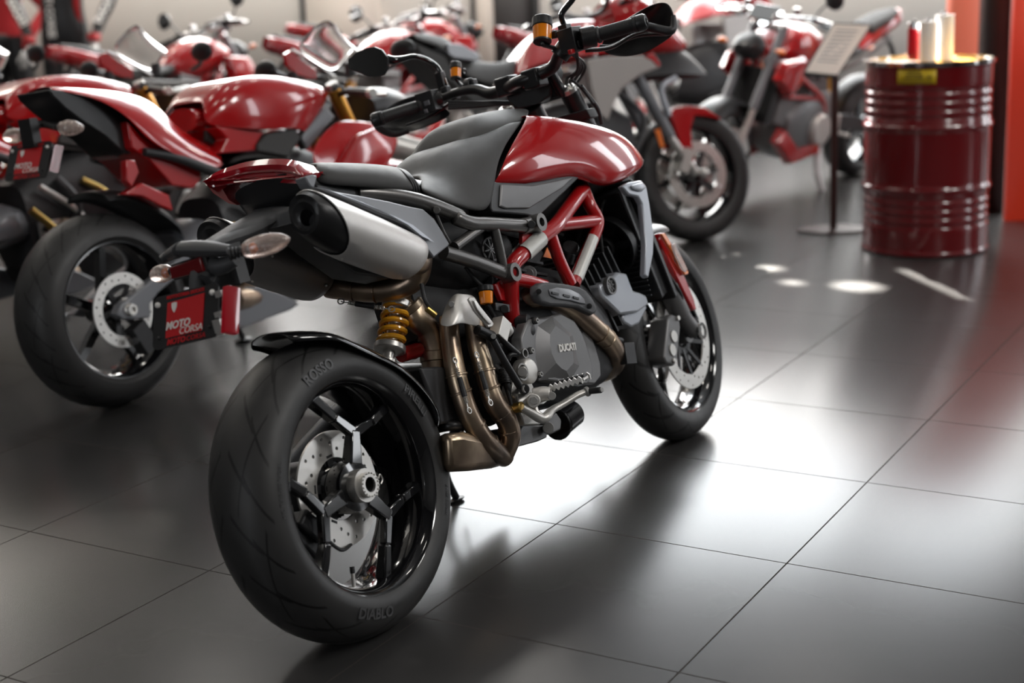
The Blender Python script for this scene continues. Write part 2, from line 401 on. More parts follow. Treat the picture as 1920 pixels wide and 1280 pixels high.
# hugger over the tyre
edge=[K1(362,125,-.096),K1(480,125,-.100),K1(600,175,-.102),K1(730,240,-.102),K1(820,330,-.1),K1(865,410,-.098),K1(860,460,-.095)]
edge=[(x.x,x.z) for x in edge]
rows=[]
for i,(x,z) in enumerate(cat(edge,3)):
    r=math.hypot(x,z-.315);a=math.atan2(z-.315,x);row=[]
    for yy,dr in ((-.100,-.014),(-.099,-.002),(-.085,.006),(-.05,.014),(0,.017),(.05,.014),(.085,.006),(.099,-.002),(.100,-.014)):
        sc=.55+.45*min(1,i/3)if i<3 else 1
        row.append(V(((r+dr)*math.cos(a),yy*sc if i<3 else yy,.315+(r+dr)*math.sin(a))))
    rows.append(row)
add('rear_mudguard',MB().grid(rows),'blackgloss',solid=.003,sub=1)
# ---- shock with yellow spring
s0=K4(285,170,-.02);s1=K4(240,440,-.02);ax=(s1-s0).normalized();a1=ax.cross(V((0,1,0))).normalized();b1=ax.cross(a1);L=(s1-s0).length
sh=add('shock_absorber',MB().cyl(s0-ax*.03,s1+ax*.05,.013).cyl(s0-ax*.005,s0+ax*.012,.034).cyl(s1-ax*.005,s1+ax*.01,.036).cyl(s1+ax*.03,s1+ax*.08,.02),'steel')
N=150;m=MB().tube([s0+ax*L*k/N+(a1*math.cos(2*PI*5.2*k/N)+b1*math.sin(2*PI*5.2*k/N))*.0275 for k in range(N+1)],.0062,8,n=1);m.build('coil_spring','yellow',sh,label='yellow coil spring')
m=MB().tube([K4(365,300,.0),K4(395,420,.0),K4(375,490,.0)],.016,10).tube([K4(310,490,-.03),K4(440,450,-.03)],.017,12)
add('linkage_arm',m,'redframe');m=MB().cyl(K4(435,450,-.03),K4(500,440,-.03),.009);add('linkage_bolt',m,'castdark')
# ---- mufflers
def muffler(sgn,ma,lab):
    y0=-.135
    A=K2(625,462,y0);B=K2(1165,680,y0)
    d=(B-A);Ln=d.length;d.normalize();up=V((0,0,1));up=(up-d*up.dot(d)).normalized();sd=d.cross(up).normalized()
    rz=.054;ry=.062
    def ringat(t,k=1.,sl=0.,n=36,off=0):
        return [A+d*(t*Ln+sl*(-math.sin(2*PI*i/n)))+up*(rz*k*math.sin(2*PI*i/n)+off)+sd*(ry*k*math.cos(2*PI*i/n)) for i in range(n)]
    if sgn>0: fix=lambda rg:[V((p.x,-p.y,p.z)) for p in rg]
    else: fix=lambda rg:rg
    sl=MB().loft([fix(ringat(t,k,s)) for t,k,s in((.10,.93,.055),(.085,.97,.055),(.09,1.,.055),(.3,1.02,.03),(.6,1.02,0),(.95,.97,-.005),(1.02,.90,-.008),(1.05,.72,-.01),(1.06,.5,-.01))],cap=False)
    body=add('muffler',sl,ma,smooth=50,label=lab)
    cp=MB().loft([fix(ringat(t,k,s)) for t,k,s in((.22,.90,.05),(.06,.90,.05),(-.04,.74,.03),(-.075,.62,.012),(-.08,.50,.01),(-.06,.42,.01),(-.05,.30,.006),(.05,.27,.005),(.2,.27,.005))],cap=False)
    e=cp.build('end_cap','black',body,smooth=40)
    e2=MB().loft([fix(ringat(t,.26,.003)) for t in(.03,.2)],cap=True).build('baffle','castdark',e)
    rv=MB()
    for t,an in((.27,55),(.33,175),(.33,100),(.93,30),(.93,120),(.60,65)):
        an=math.radians(an)
        p=A+d*(t*Ln)+up*(rz*1.02*math.cos(an))-sd*(ry*1.02*math.sin(an))*(-1 if sd.y<0 else 1)*-1
        p=V((p.x,abs(p.y)*(1 if sgn>0 else -1),p.z)); rv.sph(p,.0035,8,5)
    rv.build('rivet','steel',body)
    return A,B,d
MA,MBv,md=muffler(-1,'muffler','light silver muffler sleeve');muffler(1,'mufflershade','grey muffler sleeve with shade in its colour')  # left sleeve is the same metal, darkened in colour to suggest shade
# ---- exhaust pipes
def pipe(name,pts,r,**k):
    return add(name,MB().tube(pts,r,18,n=6),'heat',**k)
jr=K2(1150,850,-.05)
p=pipe('exhaust_pipe',[MBv-md*.03,MBv+md*.025,K2(1235,700,-.115),K2(1215,790,-.09),K2(1120,850,-.05),K2(1000,868,.0),K2(850,862,.06),K2(720,845,.12)],[.03,.032,.03,.028,.027,.026,.026,.026],label='cross-over pipe joining the two mufflers')
m=MB()
for a,b in((K2(860,862,.055),K2(868,862,.052)),(K2(985,868,.004),K2(993,868,.001))): m.cyl(a,b,.0285)
m.build('pipe_clamp','heat',p)
p=pipe('exhaust_pipe',[K2(1100,850,-.03),K2(1180,900,-.03),K4(400,250,-.04),K4(470,330,-.045),K4(515,430,-.05),K4(525,530,-.05),K4(530,640,-.05)],[.03,.031,.031,.031,.031,.031,.031])
m=MB().cyl(K4(345,165,-.035),K4(372,205,-.037),.0335).cyl(K4(520,470,-.05),K4(525,535,-.05),.034)
m.build('pipe_clamp','heat',p)
PA_=[K4(612,250,-.10),K4(615,340,-.10),K4(632,470,-.105),K4(652,590,-.11),K4(680,700,-.115),K4(735,860,-.12),K4(815,1000,-.125),K4(900,1090,-.12),K4(960,1130,-.10)]
PB_=[K4(765,230,-.13),K4(775,320,-.13),K4(795,440,-.135),K4(830,560,-.14),K4(860,680,-.145),K4(905,800,-.15),K4(975,900,-.15),K4(1000,1000,-.14),K4(965,1100,-.11)]
ra=[.0225]*3+[.0235]*2+[.0245]*4
for P_ in (PA_,PB_):
    p=pipe('exhaust_pipe',P_,ra,label='heat tinted downpipe with spring')
    m=MB()
    for i,tt in ((3,.2),(4,.1),(5,.5),(6,.5)):
        a=P_[i].lerp(P_[i+1],tt);dd=(P_[i+1]-P_[i]).normalized();m.cyl(a,a+dd*.006,.0262)
    m.build('pipe_collar','heat',p)
def spring(a,b,par):
    dd=(b-a).normalized();L=(b-a).length;x=dd.cross(V((0,1,0))).normalized();y=dd.cross(x)
    for t0,t1 in((.14,.36),(.70,.86)):
        N=60;MB().tube([a+dd*L*(t0+(t1-t0)*k/N)+(x*math.cos(2*PI*7*k/N)+y*math.sin(2*PI*7*k/N))*.0042 for k in range(N+1)],.0011,5,n=1).build('spring_coil','steel',par)
    MB().cyl(a+dd*L*.34,a+dd*L*.72,.0062).build('spring_sleeve','rubber',par,label='black rubber spring sleeve')
    MB().tube([a,a+dd*L*.15],.0012,5).tube([b,b-dd*L*.15],.0012,5).ring(a-x*.0,y,.008,.0055,.002,14).ring(b,y,.008,.0055,.002,14).build('spring_hook','steel',par)
sp1=empty('exhaust_spring');sp1.parent=bike;spring(K4(648,525,-.130),K4(738,840,-.150),sp1)
sp2=empty('exhaust_spring');sp2.parent=bike;spring(K4(785,490,-.158),K4(872,790,-.175),sp2)
sp3=empty('exhaust_spring');sp3.parent=bike;spring(K2(1080,975,-.06),K2(790,930,.03),sp3)
# collector box under the engine
m=MB().loft([[K4(u,v,y) for u,v,y in rg] for rg in (
 [(540,990,-.06),(545,1210,-.06),(545,1210,.10),(540,990,.10)],
 [(590,985,-.125),(610,1228,-.11),(610,1228,.14),(590,985,.14)],
 [(700,975,-.14),(730,1222,-.125),(730,1222,.15),(700,975,.15)],
 [(860,1010,-.14),(880,1205,-.12),(880,1205,.15),(860,1010,.15)],
 [(960,1080,-.11),(970,1180,-.10),(970,1180,.14),(960,1080,.14)])])
add('exhaust_collector',m,'heat',bev=.016)
m=MB().tube([K4(540,950,-.05),K4(620,935,-.09),K4(700,935,-.10)],.012,10);add('link_rod',m,'black')
# exhaust crossing under the frame with its heat guard
p=pipe('exhaust_pipe',[K4(960,215,-.04),K4(1030,170,-.09),K4(1110,135,-.13),K4(1230,130,-.15),K4(1360,180,-.155),K4(1450,250,-.155),K4(1540,330,-.155),K4(1620,410,-.15),K4(1662,500,-.13),K4(1630,570,-.08),K4(1540,600,-.03),K4(1440,590,.0)],[.026,.027,.028,.028,.028,.0275,.0275,.028,.029,.029,.029,.029],label='brown header pipe curving round to the front')
m=MB().cyl(K4(1560,352,-.155),K4(1572,362,-.155),.0295).cyl(K4(1598,385,-.153),K4(1606,394,-.152),.0295);m.build('pipe_collar','heat',p)
hg=[(1118,60),(1150,38),(1200,32),(1300,42),(1400,62),(1450,90),(1490,140),(1520,205),(1512,235),(1490,247),(1440,225),(1390,200),(1300,190),(1200,185),(1140,165),(1115,110)]
o=add('heat_guard',MB().prism([K4(u,v,-.180) for u,v in hg],(0,-.020,0),top=.93),'plastic',bev=.005)
sl=[(1240,75),(1290,62),(1370,72),(1430,100),(1468,140),(1475,170),(1440,165),(1380,148),(1290,135),(1250,115)]
MB().prism([K4(u,v,-.2015) for u,v in sl],(0,-.003,0),top=.93).build('guard_inlay','greypaint',o,bev=.001)
for a,b in((1262,1305),(1335,1375),(1397,1432)):
    cu=(a+b)/2; vv=100+ (cu-1283)*.22
    MB().bar(K4(a,vv-4,-.206),K4(b,vv+5,-.206),.005,.003).build('slot','black',o)
for u,v in((1180,88),(1500,180)): MB().cyl(K4(u,v,-.198),K4(u,v,-.206),.0065,seg=18).cyl(K4(u,v,-.200),K4(u,v,-.2075),.003,seg=6).build('bolt','black',o)
# crinkled shield at the pipe top
rows=[]
for v0,yo in((150,0),(200,-.012),(250,-.02),(300,-.02)):
    rows.append([K4(600-(v0-150)*.35+ (800-600+(v0-150)*.45)*t, v0+10*math.sin(t*9+v0*.02)+(-60*math.sin(PI*t)*(1-(v0-150)/150.)),-.135+yo-.035*math.sin(PI*t)) for t in [k/10 for k in range(11)]])
o=add('exhaust_shield',MB().grid(rows),'alloy',solid=.003,sub=2)
MB().cyl(K4(628,168,-.165),K4(628,168,-.18),.007,seg=6).build('bolt','boltm',o)
# ---- frame: trellis of red tubes
TR=.0165
def fr(pts,r=TR,n=5): return MB().tube(pts,r,16,n=n)
F={ 'top':K3(1255,215,-.145),'knot':K3(1355,455,-.165),'mid':K3(1040,500,-.170),'bend':K3(770,745,-.165),'low':K3(708,860,-.160),'foot':K3(735,1270,-.125),'tip':K3(1180,930,-.165)}
m=MB()
m.tube([F['top'],K3(1140,370,-.158),F['mid'],K3(905,600,-.17),K3(800,705,-.168),K3(735,770,-.163),K3(712,850,-.158),K3(712,1000,-.146),K3(715,1130,-.135),K3(725,1230,-.125)],.0195,18,n=5)
m.tube([K3(1245,190,-.14),K3(1300,330,-.16),K3(1350,420,-.165),K3(1362,480,-.165),K3(1330,580,-.165),K3(1260,740,-.166),F['tip']],TR*1.03,16,n=5)
m.tube([K3(1045,490,-.168),F['knot']],TR,14)
m.tube([K3(1000,530,-.168),K3(1070,740,-.166),K3(1160,930,-.165)],TR*.95,14)
m.tube([K3(740,890,-.155),K3(860,915,-.158),K3(960,945,-.158)],TR,14)
fo=add('trellis_frame',m,'redframe',label='glossy red trellis frame')
m=MB().ring(K3(735,1272,-.118),(0,-1,0),.030,.024,.035,28).ring(K3(662,850,-.15),(0,-1,0),.02,.015,.03,24);m.tube([K3(640,1130,-.06),K3(690,1260,-.1),K3(735,1275,-.11)],.02,12)
m.prism([K3(590,930,-.14),K3(680,880,-.145),K3(690,1060,-.14),K3(640,1050,-.14),K3(610,980,-.14)],(0,.012,0)).prism([K3(800,530,-.165),K3(940,460,-.168),K3(900,560,-.168),K3(800,625,-.165)],(0,.012,0))
m.build('frame_bracket','redframe',fo,bev=.002)
def tube_sticker(a,b,r,frm=150,to=350):
    d=(b-a).normalized();x=V((0,-1,0));x=(x-d*x.dot(d)).normalized();y=d.cross(x);rows=[]
    for p in(a,b): rows.append([p+x*math.cos(t)*r+y*math.sin(t)*r for t in[math.radians(-85+170*k/12) for k in range(13)]])
    return MB().grid(rows)
tube_sticker(K3(928,590,-.171),K3(803,706,-.169),.0222).build('sticker','sticker',fo,label='silver printed sticker on the red tube')
tube_sticker(K3(1320,590,-.1655),K3(1197,895,-.1655),.0178).build('sticker','sticker',fo,label='long silver sticker on the front tube')
m=MB()  # small print on stickers
for k in range(7):
    a=K3(912-k*3.4,600,-.1905);
fl=MB()
tr=.02
# left side of trellis
m=MB();m.tube([V((F['top'].x,.145,F['top'].z)),V((F['mid'].x,.165,F['mid'].z)),V((F['bend'].x,.165,F['bend'].z)),V((F['low'].x,.15,F['low'].z)),V((F['foot'].x,.12,F['foot'].z))],.0195,14).tube([V((F['top'].x,.14,F['top'].z)),V((F['knot'].x,.16,F['knot'].z)),V((F['tip'].x,.16,F['tip'].z))],TR,14)
m.tube([V((F['mid'].x,.165,F['mid'].z)),V((F['knot'].x,.16,F['knot'].z))],TR,12).tube([V((F['top'].x,.14,F['top'].z)),V((F['top'].x+.06,0,F['top'].z+.02)),V((F['top'].x,-.14,F['top'].z))],TR,12)
m.build('frame_side','redframe',fo)
# steering head
m=MB().cyl(V((1.17,0,.86)),V((1.10,0,1.02)),.034);m.tube([V((F['top'].x,.14,F['top'].z)),V((1.14,0,.93)),V((F['top'].x,-.14,F['top'].z))],.02,12);m.build('steering_head','black',fo)
# subframe
m=MB()
m.tube([K2(880,312,-.115),K2(1000,318,-.13),K2(1150,335,-.145),K2(1300,375,-.155),K2(1463,440,-.16),K3(300,435,-.165),K3(420,475,-.17),K3(560,480,-.172),K3(840,495,-.172)],.0165,16,n=5)
m.tube([K3(205,690,-.15),K3(430,760,-.155),K3(650,845,-.16)],.0165,16)
m.tube([K3(290,650,-.155),K3(520,480,-.17)],.012,14).tube([K3(580,480,-.172),K3(630,690,-.165),K3(655,810,-.162)],[.0115,.012,.0105],14)
m.tube([K3(135,370,-.15),K3(215,560,-.15)],.0045,10)
m.tube([K2(1330,420,-.15),K2(1370,520,-.14),K2(1420,610,-.14)],.005,10)
sf=add('seat_subframe',m,'subframe',label='dark grey tubular rear subframe')
MB().cyl(K3(800,495,-.172),K3(880,480,-.172),.019).ring(K3(868,482,-.17),(0,-1,0),.0215,.0105,.03,28).ring(K3(662,857,-.15),(0,-1,0),.022,.012,.034,28).cyl(K3(145,375,-.16),K3(155,375,-.178),.008).build('subframe_lug','subframe',sf)
MB().cyl(K3(868,482,-.19),K3(868,482,-.203),.009,seg=20).build('bolt','castdark',sf)
m=MB()
def ml(v): return V((v.x,-v.y,v.z))
m.tube([ml(p) for p in (K2(880,312,-.115),K2(1150,335,-.145),K2(1463,440,-.16),K3(420,475,-.17),K3(840,495,-.172))],.0165,14).tube([ml(K3(205,690,-.15)),ml(K3(650,845,-.16))],.0165,14).tube([ml(K3(290,650,-.155)),ml(K3(520,480,-.17))],.012,12)
m.build('subframe_side','subframe',sf)
# ---- seats
def symgrid(name,cols,m,par=None,sub=2,solid=0,label=None,top=.03,dz=0.004):
    """cols: list of columns of points on the right side from the top down; closed over the centre line"""
    rows=[]
    for c in cols:
        c=[V(p) for p in c];h=V((c[0].x,0,c[0].z+dz));rows.append([ml(p) for p in c[::-1]]+[h]+c)
    return add(name,MB().grid(rows),m,par,sub=sub,solid=solid,label=label)
# passenger pad
cols=[[K2(640,165,-.055),K2(655,172,-.095),K2(650,215,-.105),K2(650,248,-.10)],
      [K2(700,162,-.06),K2(700,172,-.115),K2(700,215,-.125),K2(700,262,-.12)],
      [K2(860,163,-.06),K2(860,175,-.125),K2(860,225,-.138),K2(860,275,-.132)],
      [K2(1000,170,-.06),K2(1000,182,-.13),K2(1010,235,-.142),K2(1020,288,-.138)],
      [K2(1090,178,-.06),K2(1100,200,-.13),K2(1130,250,-.142),K2(1160,300,-.138)],
      [K2(1120,190,-.05),K2(1150,225,-.12),K2(1180,265,-.14),K2(1200,300,-.135)]]
ps=symgrid('passenger_seat',cols,'seat',solid=.012)
m=MB()
for k in range(3):
    o=k*15
    m.tube([K2(1090+o,172+o*.2,-.03),K2(1130+o,185+o*.3,-.10),K2(1165+o,215+o*.5,-.135),K2(1195+o,262+o*.3,-.145),K2(1200+o,305,-.14)],.0052,8)
m.build('seat_strap','rubber',ps)
# rider seat: one skin from the strap up to the red panels
def seatcol(t,b,yt,yb,bl,n=4):
    A=V((t[0],t[1],yt));B_=V((b[0],b[1],yb));o=[]
    for k in range(n+1):
        f=k/n;q=A.lerp(B_,f);o.append(K7(q.x,q.y,q.z-bl*math.sin(PI*f)**.8))
    return o
cols=[seatcol(*a) for a in[((18,738),(25,850),-.05,-.15,.02),((62,728),(200,930),-.045,-.16,.022),((112,672),(420,995),-.05,-.162,.03),((200,565),(548,1000),-.06,-.158,.035),
 ((262,515),(586,850),-.065,-.152,.03),((335,478),(612,640),-.07,-.148,.02),((420,440),(660,540),-.085,-.142,.012),((500,430),(700,462),-.10,-.138,.006),((640,370),(770,368),-.112,-.128,.003),((745,332),(822,296),-.112,-.116,.002)]]
rs=symgrid('rider_seat',cols,'seat',solid=.015,dz=-.004)
cols=[seatcol(*a) for a in[((328,468),(336,480),-.05,-.072,.0),((360,405),(425,441),-.055,-.088,.004),((400,340),(502,431),-.06,-.103,.006),((450,265),(640,371),-.062,-.115,.01),((560,226),(745,333),-.06,-.116,.012),((750,202),(830,292),-.055,-.112,.008),((882,206),(876,240),-.045,-.09,.0)]]
symgrid('tank_cover',cols,'seat',solid=.01,dz=.0)
# ---- tank panels
TC=[[(880,233,-.120),(800,370,-.140),(690,560,-.152),(628,745,-.148)],
 [(960,236,-.135),(880,400,-.160),(790,570,-.168),(735,752,-.158)],
 [(1060,242,-.145),(990,410,-.178),(930,570,-.182),(880,752,-.168)],
 [(1210,264,-.155),(1170,430,-.192),(1120,580,-.194),(1060,728,-.176)],
 [(1350,291,-.160),(1330,440,-.200),(1290,575,-.204),(1265,684,-.188)],
 [(1510,335,-.162),(1490,460,-.203),(1450,610,-.212),(1400,722,-.198)],
 [(1640,392,-.162),(1640,500,-.200),(1590,650,-.212),(1510,768,-.205)],
 [(1715,475,-.165),(1735,560,-.195),(1700,650,-.205),(1610,742,-.200)],
 [(1758,545,-.170),(1778,600,-.180),(1770,630,-.185),(1720,680,-.188)]]
cols=[]
for c in TC:
    c=[(c[0][0],c[0][1],c[1][2]*.94)]+list(c[1:]);p=[K7(*q) for q in c];t=p[0].copy();t.y=-.05;t.z-=.004;t2=p[0].copy();t2.y+=.02;t2.z+=.0005;cols.append([t,t2]+p+[V((p[-1].x,p[-1].y+.025,p[-1].z-.003))])
tank=symgrid('fuel_tank_cover',cols,'red',solid=.004,label='glossy red tank cover',dz=0)
m=MB().body([(.60,.74,.86,.10),(.75,.72,.93,.12),(.95,.72,.97,.14),(1.15,.74,.93,.14),(1.32,.76,.87,.15),(1.40,.78,.84,.13)],seg=20)
add('tank_shell',m,'blackmatte')
# grey side cover with grain
sc=[(592,742),(640,757),(860,766),(1000,745),(1130,712),(1260,690),(1300,700),(1200,800),(1060,935),(955,1035),(860,1012),(600,992),(584,960)]
o=add('side_cover',MB().prism([K7(u,v,-.160-.02*(u-580)/700) for u,v in sc],(0,.05,0),top=.96),'plastic',bev=.004)
sc=[(655,775),(900,785),(1100,745),(1230,718),(1150,800),(880,965),(690,968),(645,950)]
MB().prism([K7(u,v,-.162-.02*(u-580)/700) for u,v in sc],(0,-.004,0),top=.95).build('grip_insert','greypaint' if 0 else 'casegrey',o,bev=.002)
o2=MB().prism([ml(K7(u,v,-.160)) for u,v in [(592,742),(860,766),(1260,690),(955,1035),(600,992)]],(0,-.03,0)).build('cover_side','plastic',o,bev=.004)
# radiator shroud
sh_=[(1548,195),(1600,165),(1690,150),(1730,195),(1755,330),(1785,560),(1782,700),(1745,885),(1718,860),(1725,640),(1700,330),(1670,275),(1600,258)]
o=add('radiator_shroud',MB().prism([K3(u,v,-.215) for u,v in sh_],(0,.018,0),top=1.),'silverpaint',bev=.004,label='light grey radiator shroud')
MB().prism([K3(u,v,-.217) for u,v in [(1600,190),(1690,165),(1722,205),(1690,240),(1620,225)]],(0,-.006,0),top=.8).build('shroud_rib','silverpaint',o,bev=.003)
MB().prism([ml(K3(u,v,-.215)) for u,v in sh_],(0,-.018,0)).build('shroud_side','silverpaint',o,bev=.004)
m=MB().box(V((1.22,0,.60)),(.045,.34,.32),X=(.95,0,.25)).box(V((1.25,0,.60)),(.02,.37,.35),X=(.95,0,.25));rad=add('radiator',m,'black',bev=.004)
m=MB()
for k in range(22):m.box(V((1.195,0,.46+.0135*k)),(.003,.33,.004),X=(.95,0,.25))
m.build('cooling_fins','castdark',rad)
m=MB().ring(V((1.16,-.08,.61)),(.95,0,.25),.085,.078,.03,32).ring(V((1.16,.09,.61)),(.95,0,.25),.085,.078,.03,32)
for yy in(-.08,.09):
    m.cyl(V((1.15,yy,.61)),V((1.19,yy,.62)),.03)
    for k in range(6):
        a=PI/3*k;m.bar(V((1.17,yy,.61)),V((1.17,yy+.078*math.cos(a),.61+.078*math.sin(a))),.02,.003,side=(1,0,.3))
m.build('cooling_fan','black',rad)
# ---- engine
m=MB()
m.body([(.50,.30,.50,.10),(.58,.30,.60,.14),(.72,.28,.64,.15),(.86,.27,.62,.15),(.98,.28,.55,.14),(1.04,.34,.46,.12)],seg=20,pw=3.5,n=3)
m.box(V((.70,0,.70)),(.17,.22,.26),X=(.95,0,-.3)).box(V((1.04,0,.50)),(.24,.22,.17),X=(.93,0,.36))
eng=add('engine_block',m,'castdark',bev=.01)
m=MB()
for k in range(7):
    t=k/6
    m.box(V((.70,0,.60)).lerp(V((.66,0,.78)),t),(.19,.26,.006),X=(.95,0,-.3)).box(V((.94,0,.47)).lerp(V((1.12,0,.53)),t),(.006,.27,.19),X=(.93,0,.36))
m.build('cylinder_fins','castdark',eng)
cl=[(1000,390),(1035,300),(1060,268),(1150,262),(1262,232),(1350,280),(1400,360),(1440,470),(1465,560),(1470,640),(1430,690),(1290,680),(1180,665),(1100,600),(1040,520),(1005,470)]
cc=add('clutch_cover',MB().prism([K4(u,v,-.150) for u,v in cl],(0,-.028,0),top=.97).prism([K4(u,v,-.10) for u,v in cl],(0,-.05,0)),'casegrey',bev=.004,label='grey clutch cover with raised maker lettering')
rows=[[K4(u,v,-.176) for u,v in [(1165,300),(1262,240),(1395,362),(1418,470),(1440,560),(1385,655),(1285,640),(1180,650),(1150,520),(1150,380)]],
      [K4(u,v,-.196) for u,v in [(1252,360),(1285,305),(1375,372),(1395,470),(1400,540),(1355,590),(1325,575),(1290,540),(1262,480),(1250,410)]]]
m=MB().loft([[p+V((0,.01,0)) for p in rows[0]],rows[0],rows[1]]);m.build('cover_boss','casegrey',cc,smooth=20)
tx=text_me('DUCATI',.0185,.0012,off=.0009,sp=.98)
a=K4(1308,450,-.1975);b=K4(1412,436,-.1975);X=(b-a).normalized();s_=(b-a).length
xs=[v.co.x for v in tx.vertices];k=s_/(max(xs)-min(xs));B=basis((a+b)/2,X,V((0,0,1)))@Matrix.Diagonal((k,k*1.15,1,1))
MB().mesh_from(tx,B).build('lettering','white',cc,smooth=30,label='white raised maker name')
m=MB()
for u,v in((1160,272),(1130,462),(1185,612),(1010,330),(1450,650)):
    m.cyl(K4(u-45,v+4,-.145),K4(u,v,-.185),.0085,seg=14)
m.build('bolt_boss','castdark',cc)
m=MB()
for u,v in((1160,272),(1130,462),(1185,612),(1450,650)): m.ring(K4(u,v,-.184),(0,-1,0),.0065,.0032,.006,6)
m.build('bolt','boltm',cc)
m=MB().cyl(K4(1040,290,-.14),K4(1120,280,-.17),.019).tube([K4(1090,290,-.15),K4(1115,340,-.165),K4(1110,390,-.165)],[.02,.017,.008],12);add('water_pump',m,'castdark',eng)
# vertical cylinder head covers (silver)
m=MB().prism([K3(u,v,-.10) for u,v in[(1235,960),(1300,930),(1380,860),(1450,870),(1500,1000),(1560,1020),(1605,1040),(1625,1110),(1540,1170),(1400,1190),(1340,1130),(1250,1050)]],(0,-.055,0),top=.96)
m.prism([K3(u,v,-.09) for u,v in[(1420,1180),(1600,1090),(1625,1125),(1560,1250),(1500,1280),(1430,1240)]],(0,-.05,0),top=.95)
hc=add('belt_cover',m,'silverpaint',bev=.006,label='silver grey cam belt cover')
cbl=K3(1440,945,-.155);m=MB().ring(cbl,(0,-1,0),.024,.019,.012,32).cyl(cbl,cbl+V((0,-.006,0)),.017)
for k in range(8):
    a=2*PI*k/8;m.bar(cbl+V((.008*math.cos(a),-.007,.008*math.sin(a))),cbl+V((.018*math.cos(a),-.007,.018*math.sin(a))),.004,.003)
m.build('inspection_cap','casegrey',hc)
m=MB().prism([K3(u,v,-.12) for u,v in[(915,1110),(1010,1080),(1160,1150),(1240,1230),(1230,1290),(1000,1270)]],(0,-.03,0),top=.95);m.build('cover_lower','silverpaint',hc,bev=.004)
# rear head seen through the frame: round cover and dark fillers
m=MB().lathe(K3(560,680,-.10),(-.3,-1,0),[(0,.045),(.02,.046),(.03,.042),(.036,.036)],32).prism([K3(u,v,-.08) for u,v in[(420,560),(700,520),(880,560),(960,700),(900,830),(620,830),(430,700)]],(0,.1,0))
o=add('cylinder_head',m,'castdark',eng,bev=.003)
m=MB().ring(K3(560,670,-.137),(-.3,-1,0),.029,.024,.006,32)
for k in range(8):
    a=2*PI*k/8;q=K3(560,670,-.142);m.bar(q,q+V((.025*math.cos(a),0,.025*math.sin(a))),.003,.003)
m.build('cam_cap','casegrey',o)
m=MB().cyl(K3(1150,690,-.10),K3(1160,650,-.115),.022).cyl(K3(1130,780,-.1),K3(1150,700,-.11),.017);add('oil_cap',m,'black',eng)
m=MB().prism([K3(955,725,-.13),K3(985,655,-.13),K3(1020,738,-.13)],(0,.003,0));add('warning_tag',m,'amberlens')
m=MB().prism([K3(u,v,-.08) for u,v in[(900,830),(1020,820),(1050,920),(920,910)]],(0,.03,0));add('engine_bracket',m,'redframe')
m=MB().cyl(K3(840,860,-.11),K3(845,850,-.125),.02).cyl(K3(845,850,-.12),K3(845,850,-.132),.012);add('spark_plug_cover',m,'casegrey',eng)
m=MB().tube([K3(790,600,-.13),K3(720,690,-.14),K3(680,760,-.14)],.0035,8).tube([K3(800,620,-.13),K3(735,700,-.135),K3(700,770,-.135)],.003,8);add('control_cable',m,'steel')
# airbox and hidden black mass under seat
m=MB().body([(.16,.78,.88,.09),(.30,.70,.86,.10),(.48,.62,.84,.11),(.64,.62,.82,.12),(.78,.66,.80,.12)],seg=18,pw=3);m.body([(.34,.55,.72,.06),(.44,.52,.72,.075),(.56,.52,.66,.08)],seg=16,pw=3)
add('airbox',m,'blackmatte')
m=MB()
for pts in ([K3(760,560,-.11),K3(700,650,-.12),K3(620,720,-.11)],[K2(1250,830,-.12),K2(1270,920,-.13),K4(500,200,-.13),K4(530,240,-.13)],[K3(370,800,-.12),K3(450,900,-.13),K3(520,960,-.13)],[K3(1100,560,-.12),K3(1000,540,-.12),K3(960,640,-.11)],[K3(1480,250,-.1),K3(1400,330,-.12),K3(1380,500,-.13),K3(1400,700,-.12)]):
    m.tube(pts,.0045,8)
add('wiring',m,'blackmatte')
m=MB().cyl(K4(470,195,-.13),K4(530,240,-.14),.007);add('sensor_plug',m,'bronze')
# sump, oil filter
m=MB().prism([K4(u,v,-.12) for u,v in[(1060,960),(1080,930),(1230,930),(1235,1010),(1180,1035),(1050,1070),(1040,1010)]],(0,.22,0),top=.95).prism([K4(u,v,-.125) for u,v in[(1230,900),(1290,850),(1325,900),(1320,960),(1260,990),(1230,980)]],(0,.05,0))
add('sump',m,'casegrey',eng,bev=.004)
m=MB().cyl(K4(1310,920,-.075),K4(1390,855,-.075),.036,seg=24).cyl(K4(1290,930,-.09),K4(1300,925,-.09),.04);add('oil_filter',m,'blackgloss',eng)
m=MB().cyl(K4(1240,950,-.13),K4(1240,950,-.15),.014);add('drain_plug',m,'boltm',eng)
m=MB()
for k in range(5):m.tube([K4(1440+k*18,420+k*12,-.12),K4(1470+k*18,470,-.13),K4(1530,500+k*8,-.12)],.006,8)
m.box(K4(1545,525,-.12),(.045,.02,.014));add('oil_lines',m,'bronze',eng)
m=MB().box(K4(1740,480,-.16),(.05,.02,.055),X=(1,0,-.2)).cyl(K4(1650,390,-.14),K4(1700,400,-.14),.009);add('horn',m,'castdark',bev=.003)
